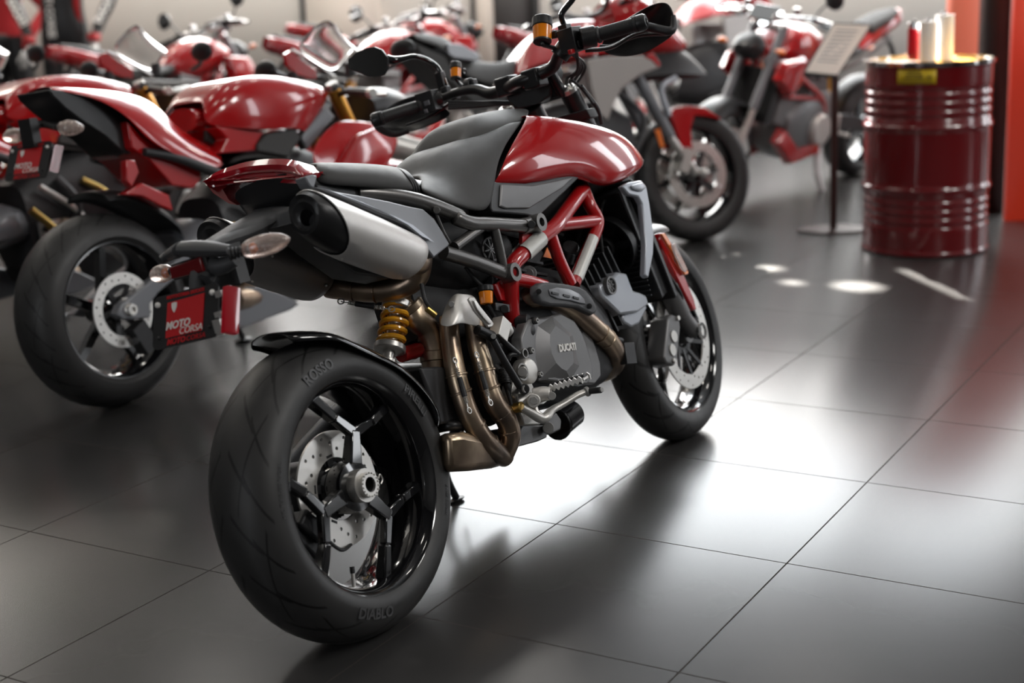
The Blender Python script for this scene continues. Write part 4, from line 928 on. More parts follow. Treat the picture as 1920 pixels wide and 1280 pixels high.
for dv in(0,14,28,40): m.tube([K5(560,590+dv,.24),K5(700,600+dv*.6,.16)+V((.03,0,0)),K5(800,598+dv*.4,.10)+V((.03,0,0)),K5(930,605+dv*.2,.03)+V((.05,0,-.0))],.0042,8)
for k in range(4): m.tube([K5(1270+k*12,310,-.22),K5(1320-k*15,380+k*10,-.18)+V((.03,0,0)),K5(1290-k*25,460,-.12)+V((.03,0,0)),K5(1230-k*10,520,-.07)+V((.04,0,0))],.0042,8)
add('control_cables',m,'blackmatte')
m=MB()
for u,v,y in((545,520,.27),(600,560,.25),(480,585,.30),(700,480,.18),(590,610,.24),(1310,260,-.25),(1180,200,-.2)): m.box(K5(u,v,y),(.022,.02,.018))
m.ring(K5(700,490,.18),(0,1,0),.02,.014,.02,20);m.build('cable_clip','castdark',bar,bev=.003)
# hand guards
def PXX(u,v,x): return FM.P(660+.3229*u,.3229*v,x,0)
R_=[[(1640,95,1.13),(1720,35,1.15),(1810,5,1.16),(1845,30,1.15),(1862,80,1.13)],
    [(1500,170,1.17),(1640,120,1.19),(1770,90,1.19),(1840,110,1.16),(1868,130,1.12)],
    [(1440,250,1.18),(1560,225,1.21),(1690,185,1.21),(1800,175,1.18),(1868,190,1.11)],
    [(1450,300,1.17),(1530,335,1.19),(1650,330,1.19),(1740,290,1.17),(1850,212,1.12)]]
o=MB().grid([[PXX(*q) for q in r] for r in R_]).build('hand_guard','black',bar,solid=.005,sub=2)
MB().tube([PXX(1690,150,1.085),PXX(1760,165,1.09),PXX(1840,180,1.10),PXX(1866,160,1.11),PXX(1866,90,1.12)],[.012,.011,.011,.009,.006],12).build('guard_frame','castdark',o)
MB().tube([PXX(1440,270,1.12),PXX(1510,270,1.13),PXX(1600,225,1.15),PXX(1700,200,1.13),PXX(1830,195,1.11)],[.006,.006,.006,.006,.006],10).build('guard_strut','black',o)
L_=[[(180,640,1.12),(260,580,1.14),(380,545,1.14),(470,540,1.13)],
    [(140,700,1.11),(260,660,1.15),(400,620,1.15),(520,590,1.13)],
    [(170,750,1.10),(280,760,1.14),(420,700,1.14),(560,640,1.12)],
    [(270,782,1.09),(350,770,1.12),(470,730,1.12),(600,665,1.10)]]
o=MB().grid([[PXX(*q) for q in r] for r in L_]).build('hand_guard','black',bar,solid=-.005,sub=2)
MB().tube([PXX(140,700,1.0),PXX(160,745,1.03),PXX(240,780,1.08),PXX(330,760,1.11)],[.011,.010,.009,.007],12).build('guard_frame','castdark',o)
# ================================================================= the showroom
def slab(name,x0,x1,y0,y1,z0,z1,m):
    o=MB().box(((x0+x1)/2,(y0+y1)/2,(z0+z1)/2),(x1-x0,y1-y0,z1-z0)).build(name,m,None,smooth=0);o['kind']='structure';return o
def floor_mat():
    m=mat('slate_floor_tile',(.030,.030,.032),.3);nt=m.node_tree;N=nt.nodes;L=nt.links;b=N['Principled BSDF']
    tc=N.new('ShaderNodeTexCoord');mp=N.new('ShaderNodeMapping')
    # grid origin / rotation / pitch measured from the joints
    mp.vector_type='POINT'
    g=V((-.21726,2.95198,0));ps=-.53727
    sub=N.new('ShaderNodeVectorMath');sub.operation='SUBTRACT';sub.inputs[1].default_value=g;L.new(tc.outputs['Object'],sub.inputs[0])
    rot=N.new('ShaderNodeVectorRotate');rot.rotation_type='Z_AXIS';rot.inputs['Angle'].default_value=-ps;L.new(sub.outputs[0],rot.inputs['Vector'])
    sc=N.new('ShaderNodeVectorMath');sc.operation='DIVIDE';sc.inputs[1].default_value=(.601,.6035,1);L.new(rot.outputs[0],sc.inputs[0])
    sx=N.new('ShaderNodeSeparateXYZ');L.new(sc.outputs[0],sx.inputs[0])
    def M_(op,a,c=None):
        q=N.new('ShaderNodeMath');q.operation=op
        for i,x in enumerate((a,c)):
            if x is None:continue
            if isinstance(x,(int,float)):q.inputs[i].default_value=x
            else:L.new(x,q.inputs[i])
        return q.outputs[0]
    def joint(s): return M_('LESS_THAN',M_('ABSOLUTE',M_('SUBTRACT',M_('FRACT',M_('ADD',s,100.5)),.5)),.0032)
    j=M_('MAXIMUM',joint(sx.outputs[0]),joint(sx.outputs[1]))
    # per tile tone
    fl=N.new('ShaderNodeVectorMath');fl.operation='FLOOR';L.new(sc.outputs[0],fl.inputs[0])
    wn=N.new('ShaderNodeTexWhiteNoise');wn.noise_dimensions='2D';L.new(fl.outputs[0],wn.inputs['Vector'])
    n1=N.new('ShaderNodeTexNoise');n1.inputs['Scale'].default_value=3.;n1.inputs['Detail'].default_value=2;n1.inputs['Roughness'].default_value=.65
    ad=N.new('ShaderNodeVectorMath');ad.operation='ADD';L.new(tc.outputs['Object'],ad.inputs[0]);L.new(wn.outputs['Color'],ad.inputs[1]);L.new(ad.outputs[0],n1.inputs['Vector'])
    cr=N.new('ShaderNodeMix');cr.data_type='RGBA';L.new(n1.outputs['Fac'],cr.inputs[0]);cr.inputs[6].default_value=(.030,.029,.029,1);cr.inputs[7].default_value=(.040,.039,.038,1)
    cj=N.new('ShaderNodeMix');cj.data_type='RGBA';L.new(j,cj.inputs[0]);L.new(cr.outputs[2],cj.inputs[6]);cj.inputs[7].default_value=(.05,.045,.042,1);L.new(cj.outputs[2],b.inputs['Base Color'])
    rg=N.new('ShaderNodeMapRange');rg.inputs['To Min'].default_value=.25;rg.inputs['To Max'].default_value=.30;b.inputs['IOR'].default_value=1.6;rg.inputs['Value'].default_value=.4
    rj=M_('ADD',rg.outputs[0],M_('MULTIPLY',j,.6));
    for l in list(b.inputs['Roughness'].links):L.remove(l)
    L.new(rj,b.inputs['Roughness'])
    sp=M_('MULTIPLY',M_('SUBTRACT',1,j),.5);L.new(sp,b.inputs['Specular IOR Level'])
    bp=N.new('ShaderNodeBump');bp.inputs['Strength'].default_value=.05;bp.inputs['Distance'].default_value=.002
    n2=N.new('ShaderNodeTexNoise');n2.inputs['Scale'].default_value=9;n2.inputs['Detail'].default_value=2;L.new(tc.outputs['Object'],n2.inputs['Vector'])
    hh=M_('MULTIPLY',j,-1.);L.new(hh,bp.inputs['Height']);L.new(bp.outputs['Normal'],b.inputs['Normal'])
    return m
MT['floor']=floor_mat()
YB=13.6;XL=-8.;XR=8.;YF=-4.5;ZC=8.8
slab('floor',XL,XR,YF,YB,-.1,0,'floor')
slab('ceiling',XL,XR,YF,YB,ZC,ZC+.1,'ceil')
slab('wall_left',XL-.1,XL,YF,YB,0,ZC,'sidewall')
slab('wall_back',XL,XR,YB,YB+.1,0,1.62,'wallm')
slab('wall_top',XL,XR,YB,YB+.1,8.35,ZC,'wallm')
def pane_mat(name,col,s): return mat(name,(.8,.8,.8),.3,emit=col,es=s)
MT['pane']=pane_mat('bright_frosted_daylight_pane',(1,.985,.96),9)
FK=(1.7,1.1,1.,.62,.3)
for k in range(5):
    MT['pane%d'%k]=pane_mat('daylight_pane',(1,.985,.96),9*FK[k]);MT['pane_up%d'%k]=pane_mat('upper_daylight_pane',(.92,.965,1),9*(.12,1.,1.,.9,.75)[k]*1.3)
MT['pane_front']=pane_mat('front_daylight_pane',(.93,.96,1),6)
MT['pane_side']=pane_mat('side_daylight_pane',(.93,.96,1),5.5)
# tall back windows
nw=5;wx0=-3.3;wx1=7.2;ww=(wx1-wx0)/nw
def sunhole(fx,fy,hw,hh,tri=False):
    # where a sun ray that ends on the floor at fx,fy passes the window plane
    L=YB-fy;x=fx-(.145)*L;z=L*.84
    return [(x-hw,z-hh),(x+hw,z-hh),(x+hw,z+hh),(x-hw,z+hh)] if not tri else [(x+hw*math.cos(q),z+hh*math.sin(q)) for q in[2*PI*k/10 for k in range(10)]]
for k in range(nw):
    a=wx0+k*ww
    slab('window_%d'%(k+1),a+.05,a+ww-.05,YB+.02,YB+.05,1.60,4.42,'pane%d'%k)
    if k==2:
        H=[[(a+.04,4.48),(a+ww-.04,4.48),(a+ww-.04,8.36),(a+.04,8.36)],[(.955,6.42),(1.2,6.42),(1.2,6.74),(.955,6.74)]]  # hole added in this unseen pane so sun brightens the cans
        o=MB().mesh_from(plate_me(H,.012),Matrix.Translation((0,YB+.035,0))@Matrix.Rotation(PI/2,4,'X')).build('window_%d'%(k+20),'pane_up%d'%k,None,smooth=0);o['kind']='structure'
    elif k==1:
        H=[[(a+.04,4.48),(a+ww-.04,4.48),(a+ww-.04,8.36),(a+.04,8.36)]]  # slit and round holes added to this unseen pane to shape sun patches
        L0=YB-6.38;L1=YB-5.73;xs=1.735-(.145)*L0
        H.append([(xs-.016,L0*.84),(xs+.016,L0*.84),(xs+.016,L1*.84),(xs-.016,L1*.84)])
        for u,v,hw,hh in((1612,540,.10,.10),(1490,533,.03,.03),(1440,506,.05,.035),(1372,482,.035,.025),(1335,474,.06,.012),(1300,472,.03,.01)):
            p=W(u,v);H.append(sunhole(p.x,p.y,hw*(1 if hw>.08 else 1.5),hh*(1 if hw>.08 else 1.7),True))
        o=MB().mesh_from(plate_me(H,.012),Matrix.Translation((0,YB+.035,0))@Matrix.Rotation(PI/2,4,'X')).build('window_%d'%(k+20),'pane_up%d'%k,None,smooth=0);o['kind']='structure'
    else: slab('window_%d'%(k+20),a+.05,a+ww-.05,YB+.02,YB+.05,4.48,8.36,'pane_up%d'%k)
for k in range(nw+1): slab('trim_%d'%(k+2),wx0+k*ww-.05,wx0+k*ww+.05,YB-.03,YB+.1,1.62,8.35,'black')
slab('trim_8',wx0,wx1,YB-.02,YB+.1,4.4,4.5,'black')
slab('wall_back_left',XL,wx0-.05,YB,YB+.1,1.62,8.35,'wallm');slab('wall_back_right',wx1+.05,XR,YB,YB+.1,1.62,8.35,'wallm')
# right wall with tall narrow windows, front wall with shop windows
def windowed(axis,at,lo,hi,z0,z1,wins,m,n0,nm,face):
    """wall along an axis with upright panes; wins = centres and widths"""
    e=lo;k=0
    for c,w_ in sorted(wins):
        for a_,b_,kind in((e,c-w_/2,'wall'),(c-w_/2,c+w_/2,'pane')):
            if kind=='wall':
                if axis=='y': slab('%s_%d'%(nm,k+1),at,at+face*.1,a_,b_,0,ZC,'sidewall')
                else: slab('%s_%d'%(nm,k+1),a_,b_,at,at+face*.1,0,ZC,'sidewall')
            else:
                for z_a,z_b,mm,pre in((0,z0,'sidewall','sill'),(z0,z1,m,'pane'),(z1,ZC,'sidewall','head')):
                    name=('window_%d'%(n0+k)) if pre=='pane' else ('trim_%d'%(n0*3+k*2+(pre=='head')))
                    if axis=='y': slab(name,at+face*.02,at+face*.06,a_,b_,z_a,z_b,mm)
                    else: slab(name,a_,b_,at+face*.02,at+face*.06,z_a,z_b,mm)
        e=c+w_/2;k+=1
    if axis=='y': slab('%s_%d'%(nm,k+1),at,at+face*.1,e,hi,0,ZC,'sidewall')
    else: slab('%s_%d'%(nm,k+1),e,hi,at,at+face*.1,0,ZC,'sidewall')
windowed('y',XR,YF,YB,.5,4.2,[(4.7,.8),(8.8,1.1),(11.4,1.)],'pane_side',30,'wall_right',1)
windowed('x',YF,XL,XR,.8,3.8,[(-5.,1.6)],'pane_front',40,'wall_front',-1)
# wall panels and doorway on the back wall
def back(u0,u1,y,z0,z1,t,m,name,kind='structure'):
    d=y-CC.y; 
    a=W_y(u0,y);b=W_y(u1,y); o=MB().box(((a+b)/2,y,(z0+z1)/2),(abs(b-a),t,z1-z0)).build(name,m,None,smooth=0)
    if kind:o['kind']=kind
    return o
def W_y(u,y,v=30):
    d=ray(u,v);return (CC+d*(y/d.y)).x
back(884,1010,YB-.02,0,1.6,.04,'dark','door_1');back(893,925,YB-.05,0,1.6,.03,'boardm','trim_30');back(1000,1012,YB-.05,0,1.6,.03,'black','trim_31')
back(564,572,YB-.02,0,1.6,.03,'castdark','trim_32');back(1372,1378,YB-.01,0,1.6,.03,'castdark','trim_33')
ps_=back(575,712,YB-.05,.0,1.60,.04,'boardm','display_board',None);tag(ps_,'cream display board on the back wall with dark print along its top','display board')
p_=back(586,695,YB-.08,1.36,1.56,.01,'blackmatte','board_print',None);p_.parent=ps_
p_=back(588,612,YB-.09,1.30,1.35,.01,'darkred','board_print',None);p_.parent=ps_
# column and red panels on the right, weak emission standing in for lamplight
def vbox(name,u0,u1,vb,depthy,thick,ztop,m,lab=None,cat_=None):
    w=W((u0+u1)/2,vb);y=w.y;a=W_y(u0,y,90);b=W_y(u1,y,90);o=MB().box(((a+b)/2,y+thick/2,ztop/2),(b-a,thick,ztop)).build(name,m,None,smooth=0,bev=0)
    if lab: tag(o,lab,cat_)
    else:o['kind']='structure'
    return o
vbox('column',1857,1893,398,0,.2,ZC,'column','dark brown square column right behind the red oil drum','column')
vbox('lit_panel',1786,1838,330,0,.15,2.6,'salmon','salmon panel with added glow between the cans and the dark column','light panel')
vbox('lit_panel',1900,2100,410,0,.05,2.2,'orangewall','red panel with added glow at the right edge beyond the dark column','light panel')
# ---- oil drum
dc=V((1.97177,6.91345,0));pr=[(.0,.278),(.004,.292),(.012,.294),(.02,.286)]
R_0=.285
def hoop(z,a,w): return [(z-w,R_0),(z-w*.5,R_0+a*.6),(z,R_0+a),(z+w*.5,R_0+a*.6),(z+w,R_0)]
pr+=[(.10,R_0)]
for z in(.14,.18,.22,.26): pr+=hoop(z,-.006,.014)[0:5]
pr+=hoop(.302,.010,.018)
pr+=hoop(.585,.010,.018)
for z in(.63,.67,.71,.75): pr+=hoop(z,-.006,.014)
pr+=[(.80,R_0),(.862,R_0),(.866,.290)]
pr2=[pr[0]]
for a_,b_ in zip(pr[:-1],pr[1:]):
    L_n=abs(b_[0]-a_[0]);n_=max(1,int(L_n/.012))
    pr2+=[(a_[0]+(b_[0]-a_[0])*k/n_,a_[1]+(b_[1]-a_[1])*k/n_) for k in range(1,n_+1)]
drum=MB().lathe(dc,(0,0,1),pr2,144).build('oil_drum','drumred',None,smooth=75)
tag(drum,'dark red ribbed steel oil drum with a yellow lid on the right','oil drum')
MB().ring(dc+V((0,0,.862)),(0,0,1),.296,.283,.018,96).build('rim','chrome',drum,label='bare shiny rolled rim')
MB().lathe(dc,(0,0,1),[(.866,.2835),(.868,.28),(.868,0.001)],72).build('lid','drumyel',drum,label='yellow drum lid')
MB().cyl(dc+V((-.12,-.14,.868)),dc+V((-.12,-.14,.877)),.03).cyl(dc+V((.15,.12,.868)),dc+V((.15,.12,.875)),.02).build('bung','steel',drum)
def drum_pt(u,v,r=.287):
    # nearest crossing of the view ray with the drum wall
    d=ray(u,v);ox,oy=CC.x-dc.x,CC.y-dc.y;a=d.x**2+d.y**2;b=2*(ox*d.x+oy*d.y);c=ox*ox+oy*oy-r*r;t=(-b-math.sqrt(b*b-4*a*c))/(2*a);return CC+d*t
rows=[]
for v in(127,163):
    rows.append([drum_pt(1683+(1756-1683)*k/10,v) for k in range(11)])
a=[[V((p.x,p.y,.798+(.062 if i==0 else 0)-.012)) for p in rows[0]] for i in(0,1)]
lb=MB().grid(a).build('label','labely',drum,solid=.0008)
nx=(a[0][5]-dc);nx.z=0;nx.normalize();tx_=V((-nx.y,nx.x,0))
M0=basis(dc+nx*.2885+V((0,0,.827)),tx_,V((0,0,1)))
m=MB()
for s_,sz,x,y in(('MOTOR OIL',.011,-.012,.012),('SYNTHETIC BLEND',.009,-.012,-.002),('20W-50  4T RACING',.009,-.012,-.015),('205L',.012,.055,-.012)):
    me=text_me(s_,sz,.0002,off=.0004)
    for vt in me.vertices:
        X_=vt.co.x+x;an=X_/.2885;vt.co.z+= .2885*(math.cos(an)-1)+.0006;vt.co.x=.2885*math.sin(an);vt.co.y+=y
    m.mesh_from(me,M0)
m.build('label_print','blackmatte',lb)
# ---- three cans on the lid
def can(u,base_y,r,h,z0,lab,bodym,band=None):
    w=W_y(u,base_y,100);c_=V((w,base_y,z0))
    o=MB().lathe(c_,(0,0,1),[(0,r*.93),(.003,r),(h-.02,r),(h-.012,r*.97),(h-.004,r*.99),(h,r*.96),(h-.006,r*.9),(h-.006,.001)],40).build('oil_can',bodym,None,smooth=30)
    tag(o,lab,'can','cans on the oil drum');MB().cyl(c_+V((0,r*.3,h-.006)),c_+V((0,r*.3,h+.012)),r*.35).build('can_cap','chrome' if band is None else 'blackmatte',o)
    if band: MB().lathe(c_,(0,0,1),[(h*.02,r*1.002),(h*.02,r*1.006),(h*.85,r*1.006),(h*.85,r*1.002)],40).build('can_label',band,o,label='orange red label')
    return o
can(1716,6.98,.037,.172,.869,'shortest can with an orange label at the left of the three on the drum','chrome','suitredc' if 0 else 'redlens')
can(1740,6.86,.040,.180,.869,'plain shiny can in the middle of the three on the drum','whiteglare')
can(1770,6.90,.042,.205,.869,'tallest shiny can at the right of the three on the drum','whiteglare')
# ---- placard stand
sb=W(1562,432);sp_=empty('placard_stand');sp_.location=(sb.x,sb.y,0)
tag(sp_,'slim metal placard stand with a tilted info sheet left of the drum','placard stand')
def Sl(mb,name,m,**k):
    o=mb.build(name,m,None,**k);o.parent=sp_;o.matrix_parent_inverse=Matrix.Translation((-sb.x,-sb.y,0));return o
Sl(MB().prism([V((sb.x,sb.y,0))+V((.19*math.cos(a+.1),.14*math.sin(a+.1),0)) for a in[2*PI*k/6 for k in range(6)]],(0,0,.012)),'base_plate','column',bev=.003)
topz=.985
ptop=CC+ray(1567,140)*(sb.y/ray(1567,140).y)
Sl(MB().box((sb.x,sb.y,(ptop.z)/2),(.034,.02,ptop.z)),'pole','column',bev=.003)
q0=CC+ray(1506,138)*((sb.y-.04)/ray(1506,138).y);q1=CC+ray(1570,144)*((sb.y-.04)/ray(1570,144).y);q2=CC+ray(1636,45)*((sb.y+.22)/ray(1636,45).y);q3=CC+ray(1563,42)*((sb.y+.22)/ray(1563,42).y)
nn=(q1-q0).cross(q3-q0).normalized()
fr_p=Sl(MB().prism([q0,q1,q2,q3],-nn*.012),'placard_frame','castdark',bev=.002)
cq=(q0+q1+q2+q3)/4
ins=MB().prism([cq+(p-cq)*.93+nn*.0005 for p in(q0,q1,q2,q3)],nn*.001).build('info_sheet','boardm',fr_p)
m=MB()
for k in range(9):
    t=.15+.075*k;a=q3.lerp(q0,t)*.82+q2.lerp(q1,t)*.18;b=q3.lerp(q0,t)*.25+q2.lerp(q1,t)*.75;m.bar(a+nn*.0025,b+nn*.0025,.008,.0008,side=nn)
m.build('sheet_print','greypaint',ins)
# ================================================================= the other motorcycles
def simple_wheel(root,cx,R,w,tm,nm,spokes=5,rim='blackgloss',steer=0,disc=(-1,),dr=.12,wire=False,seg=64):
    cz=R;M=Matrix.Translation((cx,0,0))@Matrix.Rotation(steer,4,'Z');c=V((0,0,cz));rr=.2225/.318*R if R>.315 else .2225
    ty=MB().lathe(c,yv,tyre_prof(R,w,rr,14),seg,closed=True).build(nm+'_tyre',tm,root);ty.matrix_local=M
    rw=w*.44
    rm=MB().lathe(c,yv,[(-rw,rr+.006),(-rw,rr-.003),(-rw+.02,rr-.015),(0,rr-.02),(rw-.02,rr-.015),(rw,rr-.003),(rw,rr+.006),(rw-.01,rr),(0,rr-.008),(-rw+.01,rr)],seg,closed=True).build(nm+'_rim',rim,root);rm.matrix_local=M
    m=MB().lathe(c+yv*-.06,yv,[(0,.02),(.01,.04),(.11,.04),(.12,.02)],24)
    pr=lambda a,r,y:V((r*math.cos(a),y,cz+r*math.sin(a)))
    for k in range(spokes*(4 if wire else 1)):
        a=2*PI*k/(spokes*(4 if wire else 1))+.3
        if wire: m.tube([pr(a,.04,.04*(-1)**k),pr(a+.3*(-1)**(k//2),rr-.01,.02*(-1)**k)],.002,5)
        else:
            m.bar(pr(a,.035,0),pr(a-.12,rr-.012,0),.032,.024,.022,.03)
    m.build('spokes' if wire else 'spoked_hub',rim,rm)
    for s in disc:
        loops=[circ(0,0,dr,48),circ(0,0,dr*.70,40)]
        for k in range(24):
            a=2*PI*k/24;r=dr*(.80+.05*(k%3));loops.append(circ(r*math.cos(a),r*math.sin(a),.004,6))
        d=MB().mesh_from(plate_me(loops,.0022),basis(c+yv*s*w*.5,(1,0,0),(0,0,1))).build(nm+'_brake_disc','steel',root);d.matrix_local=M
        m=MB()
        for k in range(6):
            a=PI/3*k;m.bar(pr(a,.03,s*w*.42),pr(a+.1,dr*.75,s*w*.5),.018,.005)
        m.build('disc_carrier','castdark',d)
    return M
TA=tyre_mat('street_tyre_rubber',.315,.315,22)
# ---- sport bikes of the left row, measured on the nearest one
FA=Frame(-1.305,4.73,.62,.11)
def KA_(F_,ou,ov,s): return lambda u,v,y,ax=1:F_.P(ou+s*u,ov+s*v,y,ax)
KA=KA_(FA,0,120,.2813);KB=KA_(FA,380,100,.20833);KC=KA_(FA,0,300,.3906);K30=KA_(FA,300,0,.25);KPa=KA_(FA,270,420,.2031)
sport=empty('motorcycle',FA.mat)
def sa(name,mb,m,parent=None,**k): return mb.build(name,m,parent or sport,**k)
def sg(name,cols,m,par=None,sub=2,solid=.006,dz=.004,root=None,label=None):
    rows=[]
    for c in cols:
        c=[V(p) for p in c];h=V((c[0].x,0,c[0].z+dz));t_=c[0].copy();t_.y*=.7;t_.z+=dz*.4;rows.append([ml(p) for p in c[::-1]]+[ml(t_),h,t_]+c)
    return MB().grid(rows).build(name,m,par or root or sport,sub=sub,solid=solid,label=label)
simple_wheel(sport,0,.318,.20,TA,'rear',5,disc=(-1,),dr=.122)
simple_wheel(sport,1.47,.300,.12,TA,'front',5,disc=(-1,1),dr=.165)
ax0=KC(680,700,-.13)
m=MB().prism([KC(u,v,-.13) for u,v in[(560,742),(585,690),(700,600),(850,480),(990,380),(1060,420),(900,520),(760,640),(722,690),(725,755),(650,765),(590,765)]],(0,.04,0))
m.prism([ml(KC(u,v,-.13)) for u,v in[(560,742),(700,600),(990,380),(1060,420),(760,640),(725,755)]],(0,-.04,0));m.body([(.30,.38,.52,.12),(.40,.38,.56,.14),(.52,.4,.52,.10)],seg=14)
o=sa('swing_arm',m,'greypaint',bev=.006)
MB().cyl(V((0,-.10,.318)),V((0,-.14,.318)),.028,.02,seg=24).ring(V((0,-.138,.318)),(0,-1,0),.018,.010,.01,20).build('axle_nut','steel',o)
sa('rear_caliper',MB().box(KC(680,850,-.11),(.06,.05,.10),X=(1,0,.5)).cyl(KC(650,870,-.13),KC(650,870,-.145),.012),'castdark',bev=.005)
edge=[KA(705,875,-.10),KA(850,862,-.105),KA(1000,915,-.107),KA(1130,990,-.107),KA(1220,1070,-.105),KA(1240,1150,-.10)]
rows=[]
for p in cat([tuple(e) for e in edge],3):
    x,z=p[0],p[2];r=math.hypot(x,z-.318);a=math.atan2(z-.318,x);rows.append([V(((r+dr)*math.cos(a),yy,.318+(r+dr)*math.sin(a))) for yy,dr in((-.105,-.02),(-.10,0),(-.06,.014),(0,.02),(.06,.014),(.10,0),(.105,-.02))])
sa('rear_mudguard',MB().grid(rows),'black',solid=.004,sub=1)
# tail unit
cols=[[KA(322,160,-.04),KA(328,168,-.06),KA(335,180,-.07)],
 [KA(520,170,-.06),KA(560,182,-.09),KA(620,215,-.11)],
 [KA(760,188,-.07),KA(790,250,-.115),KA(850,350,-.13)],
 [KA(900,212,-.075),KA(910,330,-.13),KA(940,470,-.14)],
 [KA(1035,255,-.08),KA(1040,400,-.14),KA(1050,560,-.15)],
 [KA(1200,432,-.09),KA(1200,520,-.14),KA(1195,620,-.15)],
 [KA(1290,490,-.09),KA(1330,590,-.14),KA(1350,690,-.15)],
 [KA(1470,590,-.08),KA(1480,640,-.13),KA(1490,705,-.14)]]
sg('tail_unit',cols,'red',label='glossy red seat tail')
sa('tail_underside',MB().prism([KA(u,v,-.085) for u,v in[(328,168),(520,185),(760,225),(840,350),(960,480),(1010,580),(830,600),(700,480),(560,390),(440,300),(350,215)]],(0,.17,0)),'black',bev=.006)
sa('tail_lower_panel',MB().prism([KA(u,v,-.12) for u,v in[(850,380),(960,480),(1200,600),(1340,700),(1345,770),(1290,830),(1150,810),(1000,640),(880,560)]],(0,.24,0)),'red',bev=.006)
sa('seat_subframe',MB().tube([KA(960,585,-.13),KA(1150,620,-.14),KA(1350,690,-.15),KA(1490,745,-.15)],[.014,.016,.018,.018],12).tube([ml(KA(960,585,-.13)),ml(KA(1490,745,-.15))],.016,10),'castdark')
sa('tail_lamp',MB().prism([KA(u,v,-.05) for u,v in[(350,190),(520,300),(560,330),(420,260)]],(-.01,.1,0)),'redlens')
# seat
cols=[[KB(200,1010,-.05),KB(240,1030,-.12)],[KB(330,905,-.05),KB(350,960,-.13)],[KB(520,880,-.05),KB(560,960,-.14)],[KB(720,900,-.05),KB(760,980,-.14)],[KB(880,930,-.05),KB(920,1000,-.13)]]
sg('rider_seat',cols,'seat',solid=.02)
o=sa('knee_pad',MB().prism([KB(u,v,-.155) for u,v in[(500,820),(585,720),(840,672),(885,760),(780,935),(560,890),(500,880)]],(0,.03,0)),'seat',bev=.006)
sa('knee_pad',MB().prism([KB(u,v,-.06) for u,v in[(0,655),(110,655),(225,770),(150,862),(0,790)]],(0,-.02,0)),'seat',bev=.005)
cols=[[KB(0,450,-.08),KB(5,540,-.1),KB(15,650,-.11)],
 [KB(150,325,-.115),KB(150,480,-.14),KB(180,672,-.13)],
 [KB(320,235,-.14),KB(330,450,-.165),KB(360,690,-.15)],
 [KB(560,196,-.15),KB(560,420,-.175),KB(560,702,-.16)],
 [KB(850,226,-.155),KB(830,440,-.18),KB(800,680,-.165)],
 [KB(1080,285,-.14),KB(1040,440,-.16),KB(890,700,-.15)],
 [KB(1142,345,-.11),KB(1090,470,-.13),KB(912,745,-.13)]]
sg('fuel_tank',cols,'red',label='glossy red fuel tank')
x0_=min(c[0].x for c in cols);x1_=max(c[0].x for c in cols);zt_=cols[2][0].z;zb_=cols[2][2].z
sa('tank_shell',MB().body([(x0_-.03,zb_+.02,zb_+.10,.07),(x0_+.05,zb_,cols[0][0].z-.01,.10),(x0_+.18,zb_,zt_-.03,.12),((x0_+x1_)/2,zb_,zt_-.02,.13),(x1_-.04,zb_+.03,cols[5][0].z-.03,.10)],seg=18),'red')
sa('tank_side',MB().prism([KB(u,v,-.14) for u,v in[(130,660),(560,695),(500,800),(500,875),(160,900),(225,770)]],(0,.28,0)),'red',bev=.006)
sa('frame_spar',MB().prism([KB(u,v,-.15) for u,v in[(1110,480),(1195,570),(945,870),(895,770),(900,735)]],(0,.04,0)),'greypaint',bev=.006)
cols=[[KB(940,890,-.19),KB(1010,1010,-.20),KB(1050,1300,-.20)],
 [KB(1180,580,-.17),KB(1130,900,-.21),KB(1150,1250,-.21)],
 [KB(1350,605,-.18),KB(1330,850,-.225),KB(1320,1200,-.22)],
 [KB(1530,605,-.19),KB(1480,850,-.23),KB(1450,1100,-.22)],
 [KB(1790,730,-.17),KB(1740,870,-.20),KB(1640,1080,-.20)]]
f1=MB().grid(cols).build('side_fairing','red',sport,solid=.006,sub=2);MB().grid([[ml(p) for p in c] for c in cols]).build('side_fairing','red',sport,solid=-.006,sub=2)
sa('fairing_winglet',MB().tube([KB(1230,1010,-.235),KB(1340,820,-.245),KB(1400,740,-.25),KB(1560,670,-.22)],[.012,.016,.012,.006],8,flat=.5),'red')
lp_=[(845,600),(950,580),(1060,572),(1250,630),(1420,720),(1440,740),(1360,795),(1150,870),(960,942),(838,978),(800,800)]
sa('lower_fairing',MB().prism([KPa(u,v,-.20) for u,v in lp_],(0,.05,0)).prism([ml(KPa(u,v,-.20)) for u,v in lp_],(0,-.05,0)),'greypaint',bev=.006)
sa('oil_pan',MB().body([(.5,.22,.45,.12),(.8,.17,.5,.14),(1.1,.22,.5,.12)],seg=16),'castdark')
for k_,(a_,b_,r_,m_) in enumerate([((.46,.52),(.60,.30),.016,'bronze'),((.52,.60),(.72,.40),.012,'steel'),((.60,.62),(.66,.45),.02,'castdark'),((.72,.60),(.84,.48),.014,'bronze'),((.50,.44),(.74,.30),.010,'black')]):
    sa('engine_pipe',MB().tube([V((a_[0],-.17,a_[1])),V(((a_[0]+b_[0])/2+.02,-.195,(a_[1]+b_[1])/2)),V((b_[0],-.18,b_[1]))],r_,10).cyl(V((b_[0],-.16,b_[1])),V((b_[0],-.20,b_[1])),r_*1.3),m_)
m=MB()
for s in(-1,1): m.cyl(V((1.15,.105*s,.93)),V((1.30,.105*s,.60)),.027,seg=20)
fk=sa('fork_leg',m,'gold',label='gold fork tubes')
m=MB()
for s in(-1,1): m.cyl(V((1.30,.105*s,.60)),V((1.445,.105*s,.30)),.021,seg=16).cyl(V((1.14,.105*s,.955)),V((1.155,.105*s,.92)),.024)
m.build('fork_slider','steel',fk)
